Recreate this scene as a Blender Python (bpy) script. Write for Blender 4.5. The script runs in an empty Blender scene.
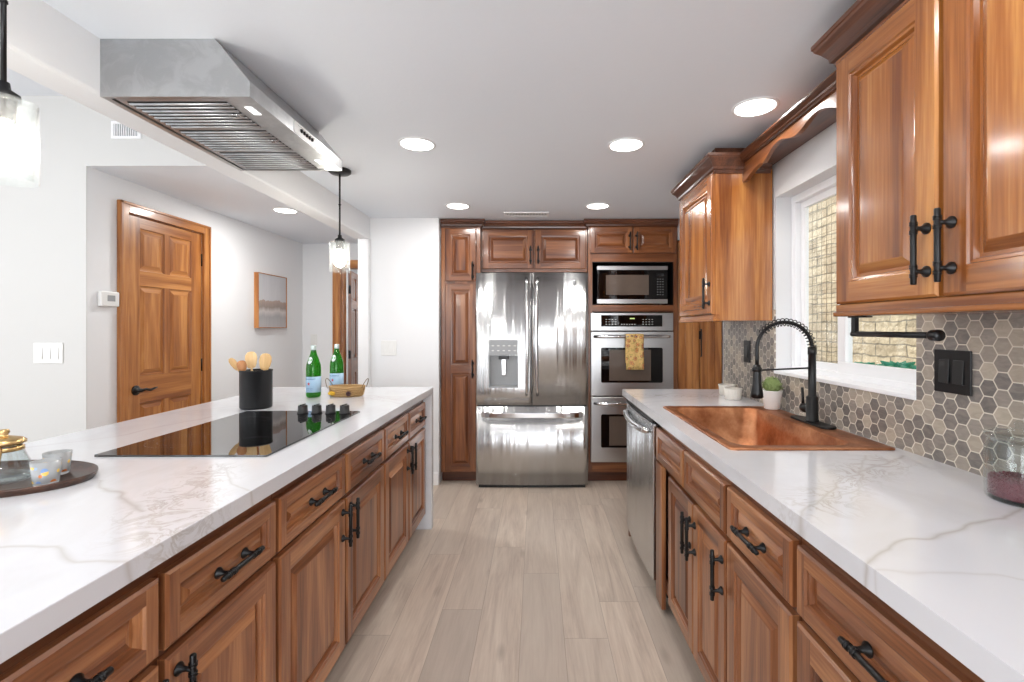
import bpy, math, random
from mathutils import Vector, Matrix
random.seed(7)
PI = math.pi
sc = bpy.context.scene
col = sc.collection

# ---------------------------------------------------------------- camera, world, exposure
cd = bpy.data.cameras.new('camera'); cam = bpy.data.objects.new('camera', cd); col.objects.link(cam)
cam.location = (0, 0, 1.31); cam.rotation_euler = (PI/2, 0, 0)
cd.sensor_width = 36; cd.lens = 478/1024*36
cd.shift_x = -25/1024; cd.shift_y = -13/1024
cd.clip_start = 0.02
sc.camera = cam
sc.view_settings.view_transform = 'Standard'; sc.view_settings.look = 'None'
sc.view_settings.gamma = 1; sc.view_settings.use_curve_mapping = False
sc.view_settings.exposure = 0.0
w = bpy.data.worlds.new('sky'); sc.world = w; w.use_nodes = True
bg = w.node_tree.nodes['Background']; bg.inputs[0].default_value = (0.86, 0.93, 1.0, 1); bg.inputs[1].default_value = 2.2

def area(name, loc, rot, sx, sy, power, color=(1, 1, 1)):
    l = bpy.data.lights.new(name, 'AREA'); l.shape = 'RECTANGLE'; l.size = sx; l.size_y = sy
    l.energy = power; l.color = color
    o = bpy.data.objects.new(name, l); o.location = loc; o.rotation_euler = rot; col.objects.link(o)
    return o
# added fill lamps in made-up openings behind the camera and beside the dining room
area('fill_rear_opening', (0.1, -3.08, 1.25), (PI/2+.6, 0, 0), 1.7, 1.9, 88, (.97, .985, 1))
area('fill_dining_opening', (-3.4, -3.08, 1.25), (PI/2+.35, 0, 0), 2.3, 2.1, 66, (.97, .985, 1))
area('fill_dining_side', (-5.28, 0.2, 1.45), (PI/2, 0, -PI/2), 2.4, 1.6, 22, (.97, .985, 1))
sl = bpy.data.lights.new('sun', 'SUN'); sl.energy = 7; sl.angle = .02; sl.color = (1, .96, .88)
so = bpy.data.objects.new('sun', sl); so.rotation_euler = Vector((-.55, .25, .8)).to_track_quat('Z', 'Y').to_euler(); col.objects.link(so)

# ---------------------------------------------------------------- tagging
def tag(o, label=None, cat=None, group=None, kind=None):
    if label: o['label'] = label
    if cat: o['category'] = cat
    if group: o['group'] = group
    if kind: o['kind'] = kind
    return o
def thing(name, label, cat, loc=(0, 0, 0), rz=0, group=None):
    o = bpy.data.objects.new(name, None); col.objects.link(o)
    o.empty_display_size = .05
    o.location = loc; o.rotation_euler = (0, 0, rz)
    return tag(o, label, cat, group)
def copy_tree(o, parent=None):
    c = o.copy(); col.objects.link(c); c.parent = parent
    for ch in [x for x in bpy.data.objects if x.parent == o]: copy_tree(ch, c)
    return c

# ---------------------------------------------------------------- node helpers
def sh(r, g, b):
    f = lambda c: (c/255/12.92) if c <= 10 else ((c/255+.055)/1.055)**2.4
    return (f(r), f(g), f(b), 1)
class NT:
    def __init__(s, name):
        s.m = bpy.data.materials.new(name); s.m.use_nodes = True
        s.t = s.m.node_tree; s.b = s.t.nodes['Principled BSDF']
    def n(s, typ, **kw):
        x = s.t.nodes.new(typ)
        for k, v in kw.items():
            if k.startswith('i_'):
                k = k[2:]
                x.inputs[int(k) if k.isdigit() else k.replace('_', ' ')].default_value = v
            else: setattr(x, k, v)
        return x
    def l(s, a, b): s.t.links.new(a, b)
    def put(s, v, sock):
        if hasattr(v, 'is_output'): s.l(v, sock)
        else: sock.default_value = v
    def math(s, op, a, b=None, c=None, clamp=False):
        x = s.n('ShaderNodeMath', operation=op); x.use_clamp = clamp
        s.put(a, x.inputs[0])
        if b is not None: s.put(b, x.inputs[1])
        if c is not None: s.put(c, x.inputs[2])
        return x.outputs[0]
    def vm(s, op, a, b=None, out=0, scale=None):
        x = s.n('ShaderNodeVectorMath', operation=op); s.put(a, x.inputs[0])
        if b is not None: s.put(b, x.inputs[1])
        if scale is not None: s.put(scale, x.inputs['Scale'])
        return x.outputs[out]
    def mix(s, f, a, b, blend='MIX'):
        x = s.n('ShaderNodeMix', data_type='RGBA', blend_type=blend)
        s.put(f, x.inputs[0]); s.put(a, x.inputs[6]); s.put(b, x.inputs[7])
        return x.outputs[2]
    def ramp(s, f, stops, interp='LINEAR'):
        x = s.n('ShaderNodeValToRGB'); x.color_ramp.interpolation = interp
        e = x.color_ramp.elements
        while len(e) < len(stops): e.new(.5)
        for i, (p, c) in enumerate(stops): e[i].position = p; e[i].color = c
        s.l(f, x.inputs[0]); return x.outputs[0]
    def noise(s, vec, scale, detail=3, rough=.5, dist=0, out=0):
        x = s.n('ShaderNodeTexNoise'); s.l(vec, x.inputs['Vector'])
        x.inputs['Scale'].default_value = scale; x.inputs['Detail'].default_value = detail
        x.inputs['Roughness'].default_value = rough; x.inputs['Distortion'].default_value = dist
        return x.outputs[out]
    def obj(s): return s.n('ShaderNodeTexCoord').outputs['Object']
    def scaled(s, vec, sc_, loc=(0, 0, 0)):
        x = s.n('ShaderNodeMapping'); s.l(vec, x.inputs[0]); x.inputs['Scale'].default_value = sc_
        x.inputs['Location'].default_value = loc; return x.outputs[0]
    def bump(s, h, strength=.3, dist=.002):
        x = s.n('ShaderNodeBump'); s.l(h, x.inputs['Height'])
        x.inputs['Strength'].default_value = strength; x.inputs['Distance'].default_value = dist
        s.l(x.outputs[0], s.b.inputs['Normal'])
    def set(s, **kw):
        for k, v in kw.items(): s.b.inputs[k.replace('_', ' ')].default_value = v
        return s

def plain(name, rgb, rough=.5, metal=0, **kw):
    t = NT(name); t.set(Roughness=rough, Metallic=metal, **kw)
    c = t.noise(t.obj(), 30, 3)
    base = sh(*rgb)
    t.l(t.mix(c, tuple(x*.94 for x in base[:3])+(1,), tuple(min(1, x*1.05) for x in base[:3])+(1,)), t.b.inputs['Base Color'])
    return t.m
def paint(name, rgb, rough=.6, bump=.15, scale=90):
    t = NT(name); t.set(Roughness=rough)
    t.b.inputs['Base Color'].default_value = sh(*rgb)
    t.bump(t.noise(t.obj(), scale, 4), bump, .002)
    return t.m
def emis(name, rgb, strength):
    t = NT(name); t.b.inputs['Base Color'].default_value = sh(*rgb)
    t.b.inputs['Emission Color'].default_value = sh(*rgb); t.b.inputs['Emission Strength'].default_value = strength
    return t.m
def wood(name, dark, mid, light, axis='z', rough=.3, coat=.3, fine=1.0, broad=1.0):
    t = NT(name); t.set(Roughness=rough)
    t.b.inputs['Coat Weight'].default_value = coat; t.b.inputs['Coat Roughness'].default_value = .12
    rnd = t.n('ShaderNodeObjectInfo').outputs['Random']
    off = t.n('ShaderNodeCombineXYZ'); t.l(t.math('MULTIPLY', rnd, 13.7), off.inputs[0]); t.l(t.math('MULTIPLY', rnd, 7.1), off.inputs[1]); t.l(t.math('MULTIPLY', rnd, 21.3), off.inputs[2])
    v = t.vm('ADD', t.obj(), off.outputs[0])
    s1 = {'z': (9, 9, .7), 'x': (.7, 9, 9), 'y': (9, .7, 9)}[axis]
    s2 = {'z': (130, 130, 4), 'x': (4, 130, 130), 'y': (130, 4, 130)}[axis]
    n1 = t.noise(t.scaled(v, s1), 1.0*broad, 5, .55, 1.2)
    n2 = t.noise(t.scaled(v, s2), 1.0, 3, .6)
    f = t.math('ADD', t.math('MULTIPLY', n1, .75), t.math('MULTIPLY', n2, .25*fine))
    c = t.ramp(f, [(.36, sh(*dark)), (.5, sh(*mid)), (.64, sh(*light))])
    br = t.math('ADD', t.math('MULTIPLY', rnd, .16), .92)
    hs = t.n('ShaderNodeHueSaturation'); t.l(c, hs.inputs['Color']); t.l(br, hs.inputs['Value'])
    t.l(hs.outputs[0], t.b.inputs['Base Color'])
    t.bump(n2, .08, .001)
    return t.m
M = {}
M['wall'] = paint('white_wall_paint', (229, 230, 232))
M['wall_grey'] = paint('warm_grey_wall_paint', (208, 208, 206))
M['ceil'] = paint('ceiling_paint', (228, 233, 240), bump=.3, scale=60)
M['trimw'] = paint('white_gloss_trim', (240, 241, 243), rough=.35, bump=.02)
cab = dict(dark=(92, 50, 29), mid=(144, 90, 56), light=(186, 130, 86))
for a in 'xyz': M['wood_'+a] = wood('cherry_wood_'+a, axis=a, **cab)
for a in 'xyz': M['frame_'+a] = wood('shaded_face_frame_wood_'+a, (70, 36, 20), (106, 62, 37), (138, 88, 56), axis=a)  # darker than the doors: gap shade put into the colour, beside its own tone
upp = dict(dark=(114, 62, 26), mid=(158, 96, 44), light=(194, 134, 72))
for a in 'xyz': M['upper_'+a] = wood('amber_cherry_wood_'+a, axis=a, rough=.25, coat=.5, **upp)
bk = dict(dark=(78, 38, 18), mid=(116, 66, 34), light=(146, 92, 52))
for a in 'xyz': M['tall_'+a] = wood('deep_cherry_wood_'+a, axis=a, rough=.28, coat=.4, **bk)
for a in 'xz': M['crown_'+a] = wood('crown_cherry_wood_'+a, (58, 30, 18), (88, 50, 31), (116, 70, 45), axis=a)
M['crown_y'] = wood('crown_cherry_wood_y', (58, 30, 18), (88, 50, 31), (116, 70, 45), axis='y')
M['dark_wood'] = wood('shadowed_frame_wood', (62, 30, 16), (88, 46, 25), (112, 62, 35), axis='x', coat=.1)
pin = dict(dark=(134, 76, 30), mid=(170, 108, 52), light=(196, 136, 76))
for a in 'xz': M['pine_'+a] = wood('stained_pine_'+a, axis=a, rough=.35, coat=.3, broad=1.3, **pin)
M['light_wood'] = wood('spoon_beech', (200, 160, 105), (222, 186, 134), (235, 205, 158), axis='z', coat=0, rough=.6)
M['red_wood'] = wood('spoon_cherry', (140, 88, 48), (170, 112, 66), (190, 132, 84), axis='z', coat=0, rough=.6)
M['tray_wood'] = wood('walnut_tray', (38, 22, 15), (62, 37, 25), (90, 56, 38), axis='x', rough=.4, coat=.2)
M['black'] = plain('matte_black_metal', (15, 15, 17), .36, .25)
M['blackp'] = plain('black_plastic', (18, 18, 19), .35)
M['void'] = plain('black_liner', (12, 12, 13), .6)
M['blackg'] = plain('black_glass', (6, 6, 7), .03)
M['whitep'] = plain('white_plastic', (228, 228, 226), .4)
M['greyp'] = plain('grey_plastic', (150, 152, 154), .35)
M['gold'] = plain('brushed_gold', (214, 182, 128), .25, 1)
M['led'] = emis('downlight_led', (255, 252, 246), 9)
M['bulb'] = emis('pendant_bulb', (255, 246, 232), 125)
M['hoodled'] = emis('hood_led', (255, 255, 255), .9)
M['disp'] = emis('amber_display', (180, 200, 120), .6)

def steel(name, rgb=(196, 197, 198), rough=.22, axis='z', wav=.25, mottle=False):
    t = NT(name); t.set(Metallic=1.0, Roughness=rough); o = t.obj()
    s1 = {'z': (260, 260, 3), 'x': (3, 260, 260), 'y': (260, 3, 260)}[axis]
    n = t.noise(t.scaled(o, s1), 1, 2)
    c = t.mix(n, tuple(x*.9 for x in sh(*rgb)[:3])+(1,), sh(*rgb)); c = t.mix(t.ramp(t.noise(o, 14, 5, .6, 1), [(.45, (0, 0, 0, 1)), (.62, (.35, .35, .35, 1))]), c, tuple(min(1, x*1.35) for x in sh(*rgb)[:3])+(1,)) if mottle else c; t.l(c, t.b.inputs['Base Color'])
    s2 = {'z': (13, 13, .3), 'x': (1.2, 9, 9), 'y': (9, 1.2, 9)}[axis]
    big = t.noise(t.scaled(o, s2), 1, 2)
    h = t.math('ADD', t.math('MULTIPLY', big, 1.0), t.math('MULTIPLY', n, .02))
    t.bump(h, wav, .01)
    if axis == 'z':
        tg = t.n('ShaderNodeTangent', direction_type='RADIAL', axis='Z'); t.l(tg.outputs[0], t.b.inputs['Tangent']); t.set(Anisotropic=.75, Anisotropic_Rotation=.25)
    return t.m
M['steel'] = steel('stainless_steel', (206, 207, 208), .25, wav=.8); M['steel_h'] = steel('stainless_steel_horizontal', axis='x', wav=.08, rough=.28)
M['steel_dim'] = steel('stainless_hood', (186, 187, 188), axis='y', wav=.15, rough=.38, mottle=True)
M['chrome'] = steel('polished_steel', (215, 215, 216), .12, wav=.05)

def glassm(name, rgb, ior=1.45, rough=0.0, bump=0, trans=1.0, scale=60):
    t = NT(name); t.set(Roughness=rough, IOR=ior); t.b.inputs['Transmission Weight'].default_value = trans
    t.b.inputs['Base Color'].default_value = sh(*rgb)
    if bump: t.bump(t.noise(t.obj(), scale, 3), bump, .004)
    return t.m
def thin(name, tint, ior=1.45, rough=.02, bump=0, haze=0, scale=60, hcol=(235, 238, 240)):
    t = NT(name); nt = t.t; out = [x for x in nt.nodes if x.type == 'OUTPUT_MATERIAL'][0]; nt.nodes.remove(t.b)
    tr = t.n('ShaderNodeBsdfTransparent'); tr.inputs[0].default_value = sh(*tint)
    gl = t.n('ShaderNodeBsdfGlossy'); gl.inputs['Roughness'].default_value = rough; gl.inputs[0].default_value = (1, 1, 1, 1)
    fr = t.n('ShaderNodeLayerWeight'); fr.inputs[0].default_value = .5
    fac = t.math('ADD', t.math('MULTIPLY', t.math('POWER', fr.outputs[1], 4), .75), ((ior-1)/(ior+1))**2)
    if bump:
        b = t.n('ShaderNodeBump'); b.inputs['Strength'].default_value = bump; b.inputs['Distance'].default_value = .004
        nz = t.noise(t.obj(), scale, 3, .6, .8); t.l(nz, b.inputs['Height']); t.l(b.outputs[0], gl.inputs['Normal']); t.l(b.outputs[0], fr.inputs['Normal'])
    m1 = t.n('ShaderNodeMixShader'); t.l(fac, m1.inputs[0]); t.l(tr.outputs[0], m1.inputs[1]); t.l(gl.outputs[0], m1.inputs[2]); last = m1
    if haze:
        d = t.n('ShaderNodeBsdfTranslucent'); d.inputs[0].default_value = sh(*hcol); d2 = t.n('ShaderNodeBsdfDiffuse'); d2.inputs[0].default_value = sh(*hcol)
        m3 = t.n('ShaderNodeMixShader'); m3.inputs[0].default_value = .5; t.l(d.outputs[0], m3.inputs[1]); t.l(d2.outputs[0], m3.inputs[2])
        nz = t.noise(t.obj(), scale, 3, .6, .8); k = t.n('ShaderNodeMapRange'); t.l(nz, k.inputs[0]); k.inputs[1].default_value = .42; k.inputs[2].default_value = .66; k.inputs[3].default_value = haze*.35; k.inputs[4].default_value = haze
        m2 = t.n('ShaderNodeMixShader'); t.l(k.outputs[0], m2.inputs[0]); t.l(m1.outputs[0], m2.inputs[1]); t.l(m3.outputs[0], m2.inputs[2]); last = m2
    t.l(last.outputs[0], out.inputs[0]); return t.m
M['glass'] = thin('clear_glass', (246, 249, 249))
M['glass_seed'] = thin('hammered_glass', (250, 252, 252), bump=.6, haze=.03, scale=34)
M['glass_green'] = thin('green_bottle_glass', (130, 214, 108), haze=.5, scale=6, hcol=(84, 186, 62))
M['pane'] = thin('window_glass', (250, 252, 252), ior=1.2)

def marble(name, segs, bands):
    t = NT(name); t.set(Roughness=.12); t.b.inputs['Coat Weight'].default_value = .2
    geo = t.n('ShaderNodeNewGeometry').outputs['Position']
    warp = t.vm('SCALE', t.vm('SUBTRACT', t.noise(geo, 4, 3, .5, 0, 1), (.5, .5, .5)), scale=.13)
    p = t.vm('MULTIPLY', t.vm('ADD', geo, warp), (1, 1, 1))
    pxy = t.vm('MULTIPLY', p, (1, 1, .0))
    def dist(a, b):
        a = Vector((a[0], a[1], 0)); b = Vector((b[0], b[1], 0)); d = b-a
        pa = t.vm('SUBTRACT', pxy, tuple(a))
        h = t.math('DIVIDE', t.vm('DOT_PRODUCT', pa, tuple(d), out=1), d.length_squared, clamp=True)
        return t.vm('LENGTH', t.vm('SUBTRACT', pa, t.vm('SCALE', tuple(d), scale=h)), out=1)
    tot = None
    for a, b, wd, st in segs:
        m = t.math('MULTIPLY', t.math('EXPONENT', t.math('MULTIPLY', t.math('POWER', t.math('DIVIDE', dist(a, b), wd), 1.3), -1)), st)
        tot = m if tot is None else t.math('MAXIMUM', tot, m)
    # broad smoky bands with fine veins in them
    bz = None
    for a, b, wd in bands:
        m = t.math('EXPONENT', t.math('MULTIPLY', t.math('POWER', t.math('DIVIDE', dist(a, b), wd), 2), -1))
        bz = m if bz is None else t.math('MAXIMUM', bz, m)
    wob = t.noise(t.scaled(p, (9, 9, 9)), 1, 6, .65, 1.5)
    vein = t.math('SUBTRACT', 1, t.math('MULTIPLY', t.math('ABSOLUTE', t.math('SUBTRACT', wob, .5)), 22), clamp=True)
    soft = t.math('SUBTRACT', 1, t.math('MULTIPLY', t.math('ABSOLUTE', t.math('SUBTRACT', t.noise(t.scaled(p, (2.2, 1.2, 2.2), (3, 1, 0)), 1, 4, .6, .8), .5)), 14), clamp=True)
    bb = t.math('MULTIPLY', bz, t.math('ADD', t.math('MULTIPLY', vein, .75), t.math('MULTIPLY', t.noise(p, 14, 4), .3)))
    tot = t.math('MAXIMUM', tot, t.math('MAXIMUM', bb, t.math('MULTIPLY', soft, .13)), clamp=True)
    vc = t.mix(t.noise(geo, 6, 2), sh(158, 155, 156), sh(180, 166, 150))
    t.l(t.mix(t.math('MULTIPLY', tot, .75), sh(217, 218, 223), vc), t.b.inputs['Base Color'])
    return t.m
def polyseg(pts, w, s): return [(pts[i], pts[i+1], w, s) for i in range(len(pts)-1)]
M['marble_r'] = marble('quartz_worktop_right',
    polyseg([(.549, .80), (.687, .88), (.746, .894), (.888, .954), (.99, 1.013), (1.12, 1.10)], .006, .8) +
    polyseg([(.53, .777), (.754, .74), (1.1, .70)], .004, .35) + polyseg([(1.12, 1.47), (.86, 1.27), (.74, 1.20), (.53, .99)], .006, .7) +
    polyseg([(1.0, 1.46), (.80, 1.16), (.55, 1.05)], .005, .55) + polyseg([(.53, 2.6), (.8, 2.85), (1.1, 2.75)], .006, .5) +
    polyseg([(.58, 2.5), (.9, 2.62), (1.1, 2.9)], .005, .4), [((1.02, 1.40), (.60, 1.06), .07), ((.6, 2.75), (1.0, 2.7), .08)])
M['marble_l'] = marble('quartz_worktop_island',
    polyseg([(-1.13, 1.213), (-.977, 1.096), (-.853, 1.028)], .007, .75) + polyseg([(-1.2, .80), (-.935, .833), (-.847, .847), (-.764, .814), (-.68, .819)], .006, .6) +
    polyseg([(-.93, 1.36), (-.747, 1.187), (-.675, 1.158)], .005, .6) + polyseg([(-.909, 1.361), (-.806, 1.02)], .006, .6) +
    polyseg([(-1.7, 2.2), (-1.2, 2.62), (-.7, 2.75)], .006, .5) + polyseg([(-1.5, 2.9), (-1.0, 2.72), (-.7, 2.45)], .006, .45) +
    polyseg([(-1.72, 1.5), (-1.5, 1.75), (-1.45, 2.1)], .006, .4), [((-.90, 1.30), (-.70, .92), .07), ((-.80, 1.0), (-.86, 1.10), .07), ((-1.2, 2.9), (-.8, 2.6), .09)])

def hexmat():
    t = NT('hexagon_mosaic_tile'); o = t.obj(); sp = t.n('ShaderNodeSeparateXYZ'); t.l(o, sp.inputs[0])
    P = .044; rx, ry = P*math.sqrt(3), P
    u, v = t.math('ADD', sp.outputs[1], 10), t.math('ADD', sp.outputs[2], 10)
    def cell(ou, ov):
        a = t.math('SUBTRACT', t.math('MODULO', t.math('ADD', u, ou), rx), rx/2)
        b = t.math('SUBTRACT', t.math('MODULO', t.math('ADD', v, ov), ry), ry/2)
        return a, b, t.math('ADD', t.math('MULTIPLY', a, a), t.math('MULTIPLY', b, b))
    a1, b1, d1 = cell(0, 0); a2, b2, d2 = cell(rx/2, ry/2)
    k = t.math('LESS_THAN', d1, d2)
    def sel(x, y):
        m = t.n('ShaderNodeMix', data_type='FLOAT'); t.l(k, m.inputs[0]); t.l(y, m.inputs[2]); t.l(x, m.inputs[3]); return m.outputs[0]
    a, b = sel(a1, a2), sel(b1, b2)
    au, ab = t.math('ABSOLUTE', a), t.math('ABSOLUTE', b)
    d = t.math('MAXIMUM', ab, t.math('ADD', t.math('MULTIPLY', ab, .5), t.math('MULTIPLY', au, .8660254)))
    ss = t.n('ShaderNodeMapRange'); ss.interpolation_type = 'SMOOTHSTEP'; t.l(d, ss.inputs[0]); ss.inputs[1].default_value = P/2-.0022; ss.inputs[2].default_value = P/2-.0009
    g = ss.outputs[0]
    idv = t.n('ShaderNodeCombineXYZ')
    rnd_ = lambda x: t.math('MULTIPLY', t.math('ROUND', t.math('DIVIDE', x, .005)), .31)
    t.l(rnd_(t.math('SUBTRACT', u, a)), idv.inputs[0]); t.l(rnd_(t.math('SUBTRACT', v, b)), idv.inputs[1])
    wn = t.n('ShaderNodeTexWhiteNoise'); t.l(idv.outputs[0], wn.inputs[0])
    base = t.ramp(wn.outputs[0], [(0, sh(92, 87, 85)), (.35, sh(118, 112, 108)), (.6, sh(146, 137, 128)), (.85, sh(178, 165, 148)), (1, sh(190, 178, 160))])
    st = t.noise(t.vm('ADD', t.scaled(o, (30, 22, 60)), t.vm('SCALE', wn.outputs[1], scale=40)), 1, 4, .6, 1)
    c = t.mix(.30, base, t.ramp(st, [(.3, sh(96, 92, 90)), (.7, sh(180, 170, 158))]))
    t.l(t.mix(g, c, sh(214, 206, 192)), t.b.inputs['Base Color'])
    r = t.n('ShaderNodeMapRange'); t.l(g, r.inputs[0]); r.inputs[3].default_value = .3; r.inputs[4].default_value = .8; t.l(r.outputs[0], t.b.inputs['Roughness'])
    t.bump(t.math('SUBTRACT', 1, g), .4, .0015)
    return t.m
M['hex'] = hexmat()

def floormat():
    t = NT('oak_plank_floor'); o = t.obj(); sp = t.n('ShaderNodeSeparateXYZ'); t.l(o, sp.inputs[0])
    W, Lg = .185, 1.25
    xi = t.math('FLOOR', t.math('DIVIDE', t.math('ADD', sp.outputs[0], 20.05), W))
    xf = t.math('FRACT', t.math('DIVIDE', t.math('ADD', sp.outputs[0], 20.05), W))
    wn = t.n('ShaderNodeTexWhiteNoise', noise_dimensions='1D'); t.l(xi, wn.inputs['W'])
    yy = t.math('DIVIDE', t.math('ADD', t.math('ADD', sp.outputs[1], 20), t.math('MULTIPLY', wn.outputs[0], Lg)), Lg)
    yi, yf = t.math('FLOOR', yy), t.math('FRACT', yy)
    cv = t.n('ShaderNodeCombineXYZ'); t.l(xi, cv.inputs[0]); t.l(yi, cv.inputs[1])
    w2 = t.n('ShaderNodeTexWhiteNoise'); t.l(cv.outputs[0], w2.inputs[0])
    pv = t.vm('ADD', o, t.vm('SCALE', w2.outputs[1], scale=9))
    n1 = t.noise(t.scaled(pv, (9, 1.1, 1)), 1, 5, .6, 1.4)
    n2 = t.noise(t.scaled(pv, (110, 5, 1)), 1, 3, .6)
    f = t.math('ADD', t.math('MULTIPLY', n1, .7), t.math('MULTIPLY', n2, .3))
    c = t.ramp(f, [(.3, sh(166, 148, 134)), (.5, sh(200, 183, 167)), (.7, sh(222, 208, 192))])
    c = t.mix(t.math('MULTIPLY', w2.outputs[0], .75), c, sh(170, 158, 147))
    kn = t.n('ShaderNodeTexVoronoi'); t.l(t.scaled(pv, (4.2, 1.5, 1)), kn.inputs['Vector']); kn.inputs['Scale'].default_value = 1
    kd = t.math('SUBTRACT', 1, t.math('MULTIPLY', kn.outputs['Distance'], 9), clamp=True)
    c = t.mix(t.math('MULTIPLY', kd, .6), c, sh(112, 98, 88))
    e1 = t.math('LESS_THAN', t.math('MINIMUM', xf, t.math('SUBTRACT', 1, xf)), .007)
    e2 = t.math('LESS_THAN', t.math('MINIMUM', yf, t.math('SUBTRACT', 1, yf)), .0011)
    e = t.math('MAXIMUM', e1, e2)
    t.l(t.mix(t.math('MULTIPLY', e, .45), c, sh(110, 98, 86)), t.b.inputs['Base Color'])
    t.set(Roughness=.42); t.bump(t.math('SUBTRACT', n2, e), .12, .001)
    return t.m
M['floor'] = floormat()

def copper():
    t = NT('hammered_copper'); o = t.obj(); t.set(Metallic=1, Roughness=.4)
    v = t.n('ShaderNodeTexVoronoi'); t.l(o, v.inputs['Vector']); v.inputs['Scale'].default_value = 75
    n = t.noise(o, 7, 5, .65)
    t.l(t.ramp(n, [(.35, sh(142, 88, 58)), (.52, sh(180, 122, 86)), (.68, sh(206, 152, 114))]), t.b.inputs['Base Color'])
    t.bump(v.outputs['Distance'], .35, .0025)
    return t.m
M['copper'] = copper()
def stone():
    t = NT('stacked_ledger_stone'); o = t.obj()
    sp = t.n('ShaderNodeSeparateXYZ'); t.l(o, sp.inputs[0]); cb = t.n('ShaderNodeCombineXYZ'); t.l(sp.outputs[1], cb.inputs[0]); t.l(sp.outputs[2], cb.inputs[1])
    vec = t.vm('ADD', cb.outputs[0], t.vm('SCALE', t.vm('SUBTRACT', t.noise(o, 6, 2, .5, 0, 1), (.5, .5, .5)), scale=.05))
    b = t.n('ShaderNodeTexBrick'); t.l(vec, b.inputs['Vector'])
    for k, x in (('Color1', sh(196, 178, 150)), ('Color2', sh(150, 132, 108)), ('Mortar', sh(84, 76, 66))): b.inputs[k].default_value = x
    b.inputs['Scale'].default_value = 1; b.inputs['Brick Width'].default_value = .30; b.inputs['Row Height'].default_value = .085; b.inputs['Mortar Size'].default_value = .006; b.offset_frequency = 2
    c = t.mix(.4, b.outputs[0], t.ramp(t.noise(o, 9, 5), [(.3, sh(128, 118, 104)), (.7, sh(220, 208, 186))]))
    t.l(c, t.b.inputs['Base Color']); t.set(Roughness=.9)
    t.bump(t.math('SUBTRACT', t.noise(o, 25, 4), b.outputs['Fac']), .8, .02)
    return t.m
M['stone'] = stone()

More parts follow.
